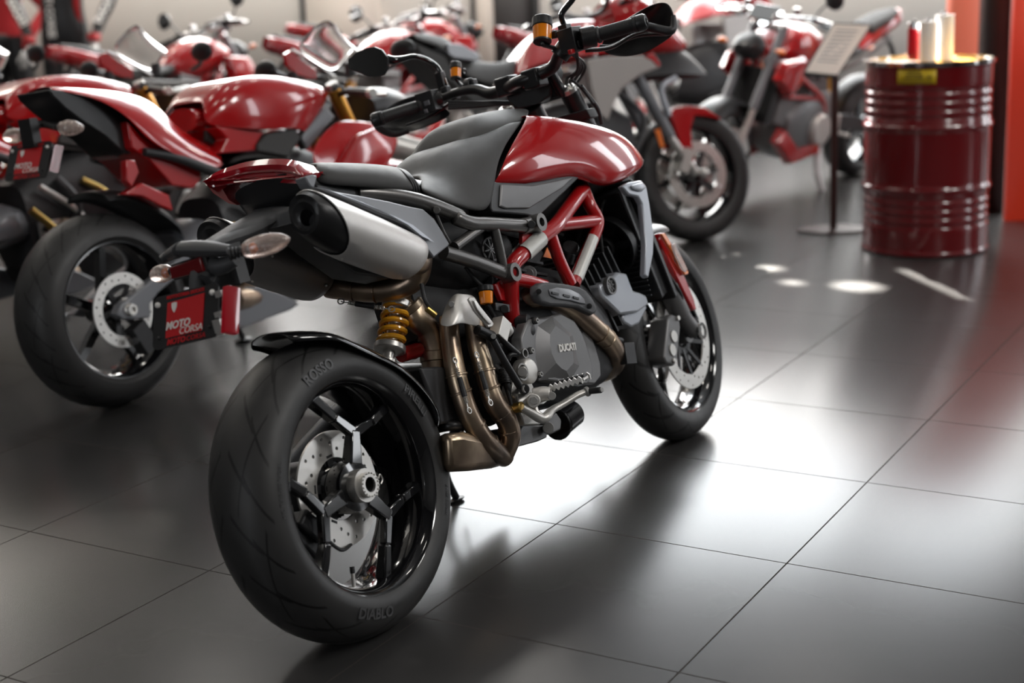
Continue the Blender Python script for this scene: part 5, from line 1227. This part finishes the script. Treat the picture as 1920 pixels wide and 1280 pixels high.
sa('triple_clamp',MB().box((1.16,0,.93),(.06,.26,.03),X=(1,0,-.4)).box((1.22,0,.78),(.07,.26,.04),X=(1,0,-.4)),'castdark',bev=.005)
m=MB()
for s in(-1,1):
    m.tube([V((1.16,.12*s,.91)),V((1.13,.20*s,.915))],.012,10).cyl(V((1.13,.20*s,.915)),V((1.07,.345*s,.90)),.0175)
bb=sa('handlebar',m,'black')
m=MB()
for s in(-1,1): m.cyl(V((1.07,.345*s,.90)),V((1.06,.375*s,.898)),.017).tube([V((1.18,.2*s,.90)),V((1.16,.30*s,.89)),V((1.13,.38*s,.885))],.006,8)
m.build('lever','steel',bb)
m=MB().cyl(V((1.21,.15,.97)),V((1.21,.15,1.02)),.02).cyl(V((1.21,-.15,.97)),V((1.21,-.15,1.02)),.02);m.build('fluid_reservoir','black',bb)
sa('nose_fairing',MB().body([(1.36,.78,.90,.12),(1.48,.76,.92,.12),(1.60,.78,.89,.09),(1.66,.80,.86,.04)],seg=22),'black')
sa('screen_cowl',MB().prism([K30(u,v,.15) for u,v in[(912,410),(960,382),(1010,430),(1150,525),(1150,600),(1080,590),(1000,560),(930,495)]],(0,-.02,0)),'red',bev=.004)
sL=[K30(990,372,.13),K30(1150,470,.15),K30(1310,575,.16)];sR=[K30(1310,185,-.12),K30(1370,300,-.15),K30(1510,415,-.16)]
rows=[]
for a,b in zip(sL,sR):
    mid=(a+b)/2+V((.05,0,.055));rows.append([a,a.lerp(mid,.55)+V((.012,0,.015)),mid,b.lerp(mid,.55)+V((.012,0,.015)),b])
ws=sa('windscreen',MB().grid(rows),'glassy',solid=.004,sub=2)
MB().tube(sL,.006,8).tube(sR,.005,8).build('screen_edge','chrome' if 0 else 'whiteglare',ws)
mirr=MB()
for s in(-1,1): mirr.sph(V((1.28,.36*s,1.04)),(.018,.062,.04)).tube([V((1.40,.16*s,.98)),V((1.34,.28*s,1.0)),V((1.29,.32*s,1.03))],.009,8)
sa('mirror',mirr,'black')
sa('engine_block',MB().body([(.48,.30,.62,.12),(.7,.24,.72,.16),(.95,.26,.74,.17),(1.12,.34,.62,.13)],seg=18,pw=3.5),'castdark')
sa('exhaust',MB().tube([V((.62,-.16,.45)),V((.55,-.18,.36)),V((.48,-.16,.28)),V((.5,-.08,.22))],.028,14).cyl(V((.62,-.13,.24)),V((.40,-.18,.27)),.05,.045),'heat')
sa('foot_peg_bracket',MB().prism([KA(u,v,-.19) for u,v in[(840,640),(900,640),(930,720),(880,820),(845,780)]],(0,.03,0)),'redframe',bev=.004)
sa('engine_side_panel',MB().prism([KA(u,v,-.15) for u,v in[(820,870),(950,790),(1130,870),(1160,980),(1080,950),(950,880)]],(0,.04,0)),'red',bev=.006)
m=MB().cyl(V((.55,-.15,.38)),V((.55,-.26,.38)),.012).box(V((.55,-.15,.40)),(.10,.02,.13)).tube([V((.55,-.17,.34)),V((.65,-.18,.33)),V((.72,-.22,.33))],.008,8)
sa('foot_peg',m,'alloy')
st_=FA.loc(W(457,640));sa('side_stand',MB().tube([V((.62,.12,.30)),V(st_)+V((0,0,.01))],.011,10).sph(V(st_)+V((0,0,.008)),(.04,.03,.008)),'castdark')
sa('front_mudguard',MB().grid([[V((1.47+.318*math.cos(math.radians(a)),yy,.30+(.318+dr)*math.sin(math.radians(a)))) for yy,dr in((-.07,-.02),(-.05,.008),(0,.015),(.05,.008),(.07,-.02))] for a in range(20,150,10)]),'red',solid=.003,sub=1)
# plate, indicators
pa=sa('plate_holder_arm',MB().tube([KA(640,430,-.02),KA(560,385,-.01),KA(420,410,.0),KA(280,400,.0),KA(190,400,.0)],[.022,.02,.018,.018,.02],10,flat=.7).tube([KA(640,430,-.02),KA(720,500,-.02),KA(800,590,-.02)],.02,10).box(KA(200,460,0),(.03,.06,.09)),'black')
for a,b in((KA(380,425,-.11),KA(560,425,-.17)),(KA(150,470,.08),KA(20,490,.15))):
    d=(b-a);L=d.length;d.normalize();z=V((0,0,1));z=(z-d*z.dot(d)).normalized();x=d.cross(z)
    MB().loft([[a+d*L*t+z*.026*k*math.sin(2*PI*i/14)+x*.018*k*math.cos(2*PI*i/14) for i in range(14)] for t,k in((0,.3),(.1,.7),(.4,1),(.7,.85),(.95,.4),(1,.1))]).build('indicator','clearlens',sport)
    MB().tube([KA(280,400,.0),a],.010,8).build('indicator_stalk','black',pa)
pcA=[KA(u,v,y) for u,v,y in[(90,545,.08),(345,510,-.08),(290,760,-.08),(40,785,.08)]]
c0A=sum(pcA,V())/4;XA=((pcA[1]-pcA[0])+(pcA[2]-pcA[3])).normalized();YA=((pcA[0]-pcA[3])+(pcA[1]-pcA[2])).normalized()
make_plate(sport,c0A,XA,YA,.178,.12)
sa('side_reflector',MB().prism([KA(u,v,-.10) for u,v in[(360,535),(412,545),(375,730),(325,715)]],(.01,0,0)),'redlens',bev=.002)
tag(sport,'red sport motorcycle with gold forks and dealer plate, nearest of the left row','motorcycle','red sport motorcycles in the left row')
for i,(dx,dy,lb_) in enumerate([(-.86,.56,'red sport motorcycle, second of the left row, tank at the upper left'),(-1.68,1.02,'third sport motorcycle of the left row, cut off by the left edge')]):
    o=copy_tree(sport);o.matrix_world=Matrix.Translation((dx,dy,0))@FA.mat;o['label']=lb_
# ---- generic naked bike in its own coordinates
def naked(F_,steer=0.):
    r=empty('motorcycle',F_.mat)
    def a(name,mb,m,par=None,**k):return mb.build(name,m,par or r,**k)
    simple_wheel(r,0,.315,.18,TA,'rear',5,disc=(-1,),dr=.12);simple_wheel(r,1.45,.300,.12,TA,'front',5,disc=(-1,1),dr=.16,steer=steer)
    a('fuel_tank',MB().body([(.58,.80,.86,.07),(.68,.76,.95,.11),(.85,.74,1.01,.15),(1.0,.78,1.0,.17),(1.12,.82,.93,.14),(1.18,.86,.89,.08)],seg=22),'red')
    a('rider_seat',MB().body([(.20,.80,.86,.10),(.35,.77,.85,.13),(.5,.76,.84,.12),(.64,.78,.87,.09)],seg=18),'seat')
    t=a('tail_unit',MB().body([(-.27,.98,1.04,.03),(-.15,.92,1.02,.08),(.02,.86,.98,.10),(.2,.80,.90,.11),(.32,.78,.84,.10)],seg=18),'red')
    MB().body([(-.20,.99,1.045,.05),(-.05,.95,1.02,.085),(.14,.88,.97,.09)],seg=16).build('passenger_seat','seat',t)
    MB().body([(-.29,.97,1.01,.025),(-.25,.95,1.0,.05),(-.2,.93,.99,.06)],seg=14).build('tail_light','redlens',t)
    m=MB()
    for s in(-1,1):
        m.tube([V((1.10,.05*s,.88)),V((.95,.15*s,.72)),V((.72,.16*s,.58)),V((.60,.13*s,.42))],.017,12).tube([V((.95,.15*s,.72)),V((1.08,.14*s,.62)),V((1.12,.06*s,.80))],.014,10).tube([V((.72,.16*s,.58)),V((1.08,.14*s,.62))],.013,10)
    a('trellis_frame',m,'redframe')
    m=MB()
    for s in(-1,1): m.tube([V((-.1,.07*s,.88)),V((.3,.11*s,.76)),V((.75,.14*s,.70))],.014,10)
    a('seat_subframe',m,'subframe')
    e=a('engine_block',MB().body([(.46,.28,.52,.11),(.6,.22,.64,.16),(.85,.20,.62,.17),(1.0,.28,.52,.14)],seg=18,pw=3.5).box((.70,0,.66),(.18,.24,.2),X=(1,0,-.3)).box((1.0,0,.52),(.22,.24,.18),X=(1,0,.3)),'casegrey',bev=.01)
    MB().cyl(V((.72,.15,.40)),V((.72,.205,.40)),.10,.085,seg=28).cyl(V((.72,-.15,.40)),V((.72,-.2,.40)),.11,.095,seg=28).build('engine_cover','alloy',e)
    m=MB()
    for s in(-1,1): m.prism([V((x,.17*s,z)) for x,z in[(1.0,.86),(1.22,.84),(1.28,.74),(1.12,.62),(1.02,.70)]],(0,.05*s,0),top=.8)
    a('radiator_shroud',m,'red',bev=.006)
    m=MB()
    for s in(-1,1): m.prism([V((x,.12*s,z)) for x,z in[(.62,.24),(.95,.20),(1.14,.36),(1.08,.44),(.9,.30),(.66,.32)]],(0,.05*s,0),top=.85)
    a('belly_pan',m,'red',bev=.006)
    a('radiator',MB().box((1.19,0,.62),(.05,.30,.30),X=(1,0,.25)),'black')
    m=MB()
    for s in(-1,1): m.cyl(V((1.13,.1*s,1.0)),V((1.32,.1*s,.56)),.027,seg=18)
    f=a('fork_leg',m,'greypaint')
    m=MB()
    for s in(-1,1): m.cyl(V((1.32,.1*s,.56)),V((1.43,.1*s,.30)),.021,seg=14).box(V((1.36,.09*s,.36)),(.05,.04,.11),X=(1,0,-.5)).sph(V((1.45,.12*s,.30)),.024)
    m.build('fork_slider','steel',f)
    a('headlight',MB().body([(1.22,.84,.95,.06),(1.28,.82,.98,.085),(1.36,.84,.95,.07),(1.40,.87,.92,.03)],seg=18),'black')
    a('instrument_panel',MB().box((1.20,0,1.08),(.02,.17,.11),X=(1,0,1.)),'mirror',bev=.006)
    h=a('handlebar',MB().tube([V((1.0,-.40,1.04)),V((1.06,-.24,1.07)),V((1.12,-.10,1.06)),V((1.12,.10,1.06)),V((1.06,.24,1.07)),V((1.0,.40,1.04))],.016,12),'chrome')
    m=MB()
    for s in(-1,1): m.cyl(V((1.04,.27*s,1.058)),V((.995,.41*s,1.036)),.019,seg=18).box(V((1.05,.23*s,1.06)),(.05,.05,.045))
    m.build('grip','rubber',h)
    m=MB()
    for s in(-1,1): m.tube([V((1.10,.22*s,1.055)),V((1.10,.32*s,1.04)),V((1.06,.42*s,1.03))],[.012,.011,.008],8).cyl(V((1.13,.17*s,1.09)),V((1.13,.17*s,1.13)),.02).sph(V((.99,.425*s,1.034)),.016)
    m.build('lever','chrome',h)
    m=MB()
    for s in(-1,1): m.cyl(V((1.125,.1*s,.995)),V((1.115,.1*s,1.02)),.024)
    m.box((1.12,0,1.0),(.05,.20,.025),X=(1,0,-.4)).box((1.10,0,1.065),(.05,.12,.03),X=(1,0,-.4));m.build('handlebar_clamp','chrome',h,bev=.004)
    for s in(-1,1):
        mm=MB().lathe(V((1.06,.36*s,1.20)),(-1,0,.1),[(-.03,.02),(-.02,.05),(0,.058),(.004,.055)],24).tube([V((1.08,.25*s,1.07)),V((1.09,.30*s,1.14)),V((1.08,.35*s,1.19))],.006,8).build('mirror','black',h)
        MB().cyl(V((1.06,.36*s,1.20))+V((-.003,0,0)),V((1.06,.36*s,1.20))+V((-.0055,0,.0)),.052,seg=24).build('mirror_glass','mirror',mm)
    a('exhaust',MB().tube([V((1.06,-.04,.50)),V((1.16,-.10,.40)),V((1.0,-.15,.26)),V((.7,-.16,.2)),V((.45,-.15,.26))],.022,12).cyl(V((.50,-.17,.26)),V((.10,-.2,.36)),.055,.05,seg=22),'steel')
    a('swing_arm',MB().prism([V((x,.13,z)) for x,z in[(-.03,.28),(-.03,.36),(.3,.44),(.6,.46),(.6,.36),(.3,.34)]],(0,-.04,0)).prism([V((x,-.13,z)) for x,z in[(-.03,.28),(-.03,.36),(.3,.44),(.6,.46),(.6,.36),(.3,.34)]],(0,.04,0)),'castdark',bev=.006)
    a('rear_shock',MB().cyl(V((.42,0,.72)),V((.36,0,.42)),.02).cyl(V((.42,0,.70)),V((.37,0,.46)),.035,.035,seg=14),'yellow')
    for nm,rr_,cx,a0,a1 in(('front_mudguard',.312,1.45,40,150),('rear_mudguard',.335,0,10,110)):
        a(nm,MB().grid([[V((cx+(rr_+dr)*math.cos(math.radians(q)),yy,.30+(rr_+dr)*math.sin(math.radians(q)))) for yy,dr in((-.08,-.02),(-.06,.005),(0,.012),(.06,.005),(.08,-.02))] for q in range(a0,a1,10)]),'black',solid=.003,sub=1)
    m=MB()
    for s in(-1,1): m.cyl(V((.52,.13*s,.36)),V((.52,.27*s,.36)),.011).box(V((.50,.14*s,.40)),(.09,.02,.12))
    a('foot_peg',m,'alloy')
    a('side_stand',MB().tube([V((.60,.12,.28)),V((.70,.20,.14)),V((.66,.27,-.03))],[.022,.022,.017],10),'whiteglare')
    m=MB().tube([V((-.12,0,.90)),V((-.28,0,.78)),V((-.32,0,.66))],.015,8);p=a('plate_holder_arm',m,'black')
    MB().box(V((-.325,0,.62)),(.006,.18,.12)).build('number_plate','black',p)
    m=MB()
    for s in(-1,1): m.sph(V((-.27,.13*s,.76)),(.018,.035,.015)).sph(V((1.28,.20*s,.90)),(.02,.035,.016))
    a('indicator',m,'amberlens')
    return r
FE=Frame(2.21,9.5,-2.356,.17)
ne=naked(FE,.1);tag(ne,'red naked motorcycle facing left on its side stand, behind the placard stand','motorcycle','red naked motorcycles')
for x,y,th,ph,lb_ in((-2.43,9.3,.60,.2,'red naked motorcycle at the back left, beyond the second sport tank'),
    (-1.10,9.3,.60,.2,'red naked motorcycle in the back row, left of the near mirror'),
    (.30,9.5,.60,.2,'red naked motorcycle in the back row, right behind the near handlebar'),
    (-1.35,11.9,1.15,.2,'red naked motorcycle by the back wall below the cream board')):
    o=copy_tree(ne);o.matrix_world=Frame(x,y,th,ph).mat;o['label']=lb_
# ---- tall touring bike behind the handlebar
FD=Frame(.953-1.58*math.sin(1.13),7.299-1.58*math.cos(1.13),1.13,.19)
K10=KA_(FD,1080,0,.375);K56=KA_(FD,560,0,.2604);K70=KA_(FD,700,0,.3646)
tour=empty('motorcycle',FD.mat);tag(tour,'tall red touring motorcycle with warm grey side panel, facing right behind the near handlebar','motorcycle')
def ta(name,mb,m,par=None,**k):return mb.build(name,m,par or tour,**k)
TD=tyre_mat('touring_tyre_rubber',.33,.33,22)
simple_wheel(tour,0,.315,.18,TA,'rear',5,disc=(-1,),dr=.12);simple_wheel(tour,1.58,.33,.12,TD,'front',8,rim='blackgloss',disc=(-1,1),dr=.165)
sgT=lambda nm,cols,m,**k: sg(nm,cols,m,par=tour,**k)
cols=[[K70(725,395,-.10),K70(728,398,-.13)],[K70(760,300,-.09),K70(770,370,-.17)],[K70(835,180,-.07),K70(870,330,-.20)],[K70(960,120,-.07),K70(1010,300,-.22)],[K70(1100,95,-.08),K70(1150,290,-.22)],[K70(1250,120,-.08),K70(1300,260,-.20)]]
sgT('fuel_tank',cols,'red')
cols=[[K56(820,255,-.08),K56(830,300,-.12)],[K56(1000,270,-.08),K56(1000,340,-.14)],[K56(1100,300,-.07),K56(1080,400,-.15)],[K56(1130,420,-.08),K56(1130,520,-.15)],[K56(1300,465,-.09),K56(1300,610,-.16)],[K56(1480,475,-.08),K56(1480,640,-.15)],[K56(1570,440,-.06),K56(1570,600,-.12)]]
sgT('touring_seat',cols,'seat',solid=.015)
ta('tail_panel',MB().prism([K56(u,v,-.15) for u,v in[(1065,310),(1180,320),(1310,400),(1280,440),(1120,415),(1080,390)]],(0,.3,0)),'silverpaint',bev=.005)
ta('tail_unit',MB().prism([K56(u,v,-.13) for u,v in[(830,300),(1080,400),(1130,520),(1280,620),(1500,640),(1500,760),(1250,740),(1000,520),(860,380)]],(0,.26,0)),'black',bev=.01)
sd_=[(55,300),(180,278),(330,276),(400,292),(425,335),(330,370),(235,440),(190,520),(162,605),(110,565),(75,430)]
ta('side_panel',MB().prism([K10(u,v,-.24) for u,v in sd_],(0,.04,0)).prism([ml(K10(u,v,-.24)) for u,v in sd_],(0,-.04,0)),'beigep',bev=.008,label='warm grey side panel')
ta('panel_trim',MB().prism([K10(u,v,-.245) for u,v in[(345,285),(385,262),(425,320),(415,335),(380,300)]],(0,.03,0)),'red',bev=.003)
rows=[]
for u,v0,v1,w_ in((200,250,400,.12),(320,230,395,.13),(440,212,385,.12),(560,250,378,.09),(655,372,380,.03)):
    a_=K10(u,v0,-w_*.5);b_=K10(u,v1,-w_);rows.append([ml(b_),ml(a_),V((a_.x,0,a_.z+.01)),a_,b_])
ta('beak',MB().grid(rows),'black',solid=.006,sub=2)
ta('nose_fairing',MB().body([(1.18,.92,1.20,.12),(1.30,.92,1.24,.17),(1.44,.92,1.16,.15),(1.56,.93,1.04,.08),(1.62,.95,.99,.03)],seg=20),'red')
ta('windscreen',MB().grid([[V((x,y_*w_,z-.04*y_*y_)) for y_ in(-1,-.5,0,.5,1)] for x,z,w_ in((1.42,1.18,.14),(1.34,1.30,.15),(1.24,1.40,.12))]),'glassy',solid=.004,sub=1)
fd_=[(470,560),(495,540),(560,528),(640,535),(735,598),(660,580),(595,575),(575,640),(582,730),(597,808),(575,812),(545,780),(500,650)]
ta('front_mudguard',MB().prism([K10(u,v,-.09) for u,v in fd_],(0,.03,0)).prism([ml(K10(u,v,-.09)) for u,v in fd_],(0,-.03,0)).grid([[K10(u,v,-.085),V((K10(u,v,-.085).x,0,K10(u,v,-.085).z+.012)),ml(K10(u,v,-.085))] for u,v in[(480,548),(560,528),(640,535),(735,598)]]),'red',bev=.003)
m=MB()
for s in(-1,1): m.cyl(V((1.20,.1*s,.98)),V((1.42,.1*s,.52)),.029,seg=16)
f=ta('fork_leg',m,'greypaint');m=MB()
for s in(-1,1): m.cyl(V((1.42,.1*s,.52)),V((1.55,.1*s,.33)),.022,seg=14).sph(V((1.58,.12*s,.33)),.026).box(V((1.49,.1*s,.40)),(.05,.05,.12),X=(1,0,-.5))
m.build('fork_slider','steel',f)
MB().prism([K10(u,v,-.135) for u,v in[(395,650),(420,640),(445,735),(425,740)]],(0,.01,0)).build('amber_reflector','amberlens',f,bev=.002)
m=MB().tube([K10(500,390,-.14),K10(425,445,-.14),K10(465,580,-.13)],.016,10)
ta('fork_guard',m,'silverpaint')
ta('engine_block',MB().body([(.52,.30,.60,.13),(.75,.24,.72,.18),(1.0,.26,.74,.18),(1.2,.36,.66,.14)],seg=18,pw=3.5),'castdark')
m=MB()
for s in(-1,1): m.tube([V((1.1,.2*s,.75)),V((1.2,.25*s,.6)),V((1.05,.26*s,.4)),V((.75,.2*s,.28))],.013,10)
ta('crash_bar',m,'castdark')
h=ta('handlebar',MB().tube([V((1.0,-.44,1.17)),V((1.08,-.26,1.19)),V((1.13,-.1,1.15)),V((1.13,.1,1.15)),V((1.08,.26,1.19)),V((1.0,.44,1.17))],.013,12),'castdark')
m=MB()
for s in(-1,1): m.tube([V((1.12,.28*s,1.17)),V((1.14,.38*s,1.15)),V((1.06,.48*s,1.14))],.007,8).cyl(V((1.0,.44*s,1.17)),V((.99,.47*s,1.165)),.018)
m.build('lever','chrome',h)
m=MB()
for s in(-1,1): m.tube([V((1.02,.47*s,1.17)),V((1.12,.47*s,1.17)),V((1.18,.36*s,1.17)),V((1.15,.24*s,1.15))],[.02,.035,.04,.02],10,flat=.5)
m.build('hand_guard','blackmatte',h)
ta('exhaust',MB().cyl(V((.45,-.19,.42)),V((-.1,-.25,.60)),.06,.055,seg=24),'steel');ta('swing_arm',MB().body([(-.04,.28,.38,.03),(.3,.32,.44,.05),(.6,.38,.50,.10)],seg=14,yc=.1),'castdark')
ta('side_stand',MB().tube([V((.60,.12,.30)),V((.66,.26,-.03))],.012,10),'castdark')
o=copy_tree(tour);o.matrix_world=Frame(.9,11.7,1.1,.15).mat;o['label']='touring motorcycle with a tall screen at the back wall beyond the doorway'
# ---- standing figures at the back left
def skin(name,joints,edges,m,parent=None,root=0):
    me=bpy.data.meshes.new(name);me.from_pydata([j[:3] for j in joints],edges,[]);o=bpy.data.objects.new(name,me);COL.objects.link(o)
    if parent:o.parent=parent
    sk=o.modifiers.new('skin','SKIN');sk.use_smooth_shade=True
    for v,j in zip(me.skin_vertices[0].data,joints):
        r=j[3];v.radius=r if isinstance(r,(tuple,list)) else (r,r)
    me.skin_vertices[0].data[root].use_root=True
    s=o.modifiers.new('subdivision','SUBSURF');s.levels=s.render_levels=2
    me.materials.append(MT[m]);return o
def figure(x,y,rot,suit,arms,legm,lab,cat_='mannequin',hs=1.0):
    r=empty('mannequin');r.location=(x,y,0);r.rotation_euler=(0,0,rot);r.scale=(hs,)*3;tag(r,lab,cat_)
    J=[(0,0,.96,(.175,.12)),(0,0,1.12,(.155,.11)),(0,.0,1.30,(.185,.12)),(0,0,1.44,(.165,.10)),(0,.01,1.53,.055),(0,.02,1.60,.055)]
    Eg=[(0,1),(1,2),(2,3),(3,4),(4,5)]
    for s in(-1,1):
        b=len(J);J+=[(.19*s,0,1.43,.06),(.37*s,.06,1.20,.058),(.27*s,-.08,1.0,.045),(.235*s,-.15,.87,.035)];Eg+=[(3,b),(b,b+1),(b+1,b+2),(b+2,b+3)]
        b=len(J);J+=[(.10*s,0,.86,.10),(.12*s,-.01,.50,.068),(.13*s,.02,.10,.048),(.14*s,-.12,.04,.04)];Eg+=[(0,b),(b,b+1),(b+1,b+2),(b+2,b+3)]
    skin('body',J,Eg,suit,r)
    hd=MB().sph(V((0,-.01,1.70)),(.078,.095,.115),20,14).sph(V((0,-.105,1.69)),(.013,.018,.02),8,6).build('head','skinless',r)
    m=MB()
    for s in(-1,1):m.sph(V((.08*s,0,1.69)),(.012,.02,.03),8,6)
    m.build('ear','skinless',hd)
    for s in(-1,1):
        h0=V((.235*s,-.165,.85));g=MB().sph(h0+V((0,-.01,-.04)),(.03,.045,.055),12,8)
        for k in range(4): g.tube([h0+V((0,-.045+.024*k,-.08)),h0+V((-.008*s,-.05+.024*k,-.115)),h0+V((-.022*s,-.048+.024*k,-.14+.006*abs(k-1.5)))],[.011,.010,.008],8)
        g.tube([h0+V((0,-.045,-.03)),h0+V((-.02*s,-.07,-.06)),h0+V((-.025*s,-.07,-.09))],[.012,.011,.009],8)
        gl=g.build('glove',arms,r,label='white and black racing glove' if arms=='white' else None)
        if arms=='white':
            MB().lathe(h0+V((0,.0,.06)),(0,.25,1),[(-.04,.045),(-.03,.048),(0,.05),(.01,.047)],18).build('glove_cuff','redframe',gl)
            MB().sph(h0+V((.012*s,-.01,-.04)),(.026,.03,.035),10,8).build('knuckle_guard','black',gl)
    return r
fig_x=W_y(122,12.3,60)
f1=figure(fig_x,12.3,.1,'leather','white','leather','standing mannequin in black racing leathers with white lettering and red side stripe',hs=1.08)
m=MB()
B=basis((-.07,-.118,1.16),(0,0,1),(1,0,0));m.mesh_from(text_me('DUCATI CORSE',.075,.004,off=.002,sp=.95),basis((-.075,-.128,1.16),(0,0,-1),(1,0,0)))
m.build('suit_lettering','white',f1,label='white vertical lettering down the suit')
m=MB().mesh_from(text_me('DUCATI',.07,.003,off=.003),basis((-.32,-.075,1.10),V((.5,-.6,-.9)),V((.9,.2,.4)))).build('sleeve_lettering','white',f1);MB().mesh_from(text_me('DUCATI',.07,.003,off=.003),basis((.32,-.075,1.10),V((.5,.6,.9)),V((-.9,.2,.4)))).build('sleeve_lettering','white',f1)
m=MB()
for s in(1,): m.tube([V((.13*s,-.09,1.42)),V((.125*s,-.10,1.25)),V((.12*s,-.095,1.1)),V((.135*s,-.06,.98))],[.02,.022,.02,.014],10,flat=.5)
m.build('suit_stripe','redframe',f1)
f2=figure(W_y(8,12.9,60),12.95,-.2,'suitred','skinless','leather','standing mannequin in a red top at the far left edge')
tr_=MB()
for s in(-1,1): tr_.tube([V((.09*s,0,.98)),V((.12*s,-.01,.55)),V((.135*s,.02,.12))],[.125,.095,.075],16)
tr_.sph(V((0,0,.94)),(.18,.13,.12)).build('trousers','leather',f2)
# ---- camera, world and light
cam=bpy.data.cameras.new('camera');co=bpy.data.objects.new('camera',cam);COL.objects.link(co)
cam.sensor_width=36;cam.lens=CF/1920*36;cam.clip_start=.05;cam.clip_end=100
M=Matrix((Rv,Uv,-Fv)).transposed().to_4x4();M.translation=CC;co.matrix_world=M;SC.camera=co
cam.dof.use_dof=True;cam.dof.focus_distance=3.38;cam.dof.aperture_fstop=2.15
w=bpy.data.worlds.new('world');SC.world=w;w.use_nodes=True;w.node_tree.nodes['Background'].inputs[0].default_value=(.6,.66,.75,1);w.node_tree.nodes['Background'].inputs[1].default_value=.15
def area(name,loc,tgt,sx,sy,power,col=(1,1,1)):
    l=bpy.data.lights.new(name,'AREA');l.shape='RECTANGLE';l.size=sx;l.size_y=sy;l.energy=power;l.color=col
    o=bpy.data.objects.new(name,l);COL.objects.link(o);o.location=loc;o.rotation_euler=(V(tgt)-V(loc)).to_track_quat('-Z','Y').to_euler();return o
for i,(x,y) in enumerate([(-4,1.),(0,1.),(3.5,1.),(-4,5.5),(0,5.5),(3.5,5.5),(-4,10),(0,10),(3.5,10)]):
    area('ceiling_lamp',(x,y,ZC-.15),(x,y,0),.25,1.2,24,(1,.95,.88))
for x,y in((5.6,-1.),(6.2,2.6)): area('added_fill_light',(x,y,5.6),(.3,3.6,.5),1.3,1.3,125,(1,.98,.95))  # unseen fill lights added on the right to brighten the near motorcycle
for x in(-6,-3.5,-1,1.5,4,6): area('added_wall_light',(x,11.6,5.),(x,13.6,.6),1.2,.2,55,(1,.93,.84))  # unseen lights added only to brighten the back wall
sl_=bpy.data.lights.new('added_spot','SPOT');sl_.energy=520;sl_.spot_size=math.radians(24);sl_.spot_blend=.6;sl_.shadow_soft_size=.06;sl_.color=(1,.93,.85);q_=bpy.data.objects.new('added_spot',sl_);COL.objects.link(q_);q_.location=(.6,6.6,5.6);q_.rotation_euler=(V((1.6,8.9,.8))-V((.6,6.6,5.6))).to_track_quat('-Z','Y').to_euler()  # unseen spot added in place of sun on the naked motorcycle
sn=bpy.data.lights.new('sun','SUN');sn.energy=110;sn.angle=.008;sn.color=(1,.95,.87);so=bpy.data.objects.new('sun',sn);COL.objects.link(so);so.rotation_euler=V((.145,-1,-.84)).to_track_quat('-Z','Y').to_euler()
vs=SC.view_settings;vs.view_transform='Standard';vs.look='None';vs.gamma=1;vs.use_curve_mapping=False;vs.exposure=0
SC.display_settings.display_device='sRGB'
SC.cycles.max_bounces=8
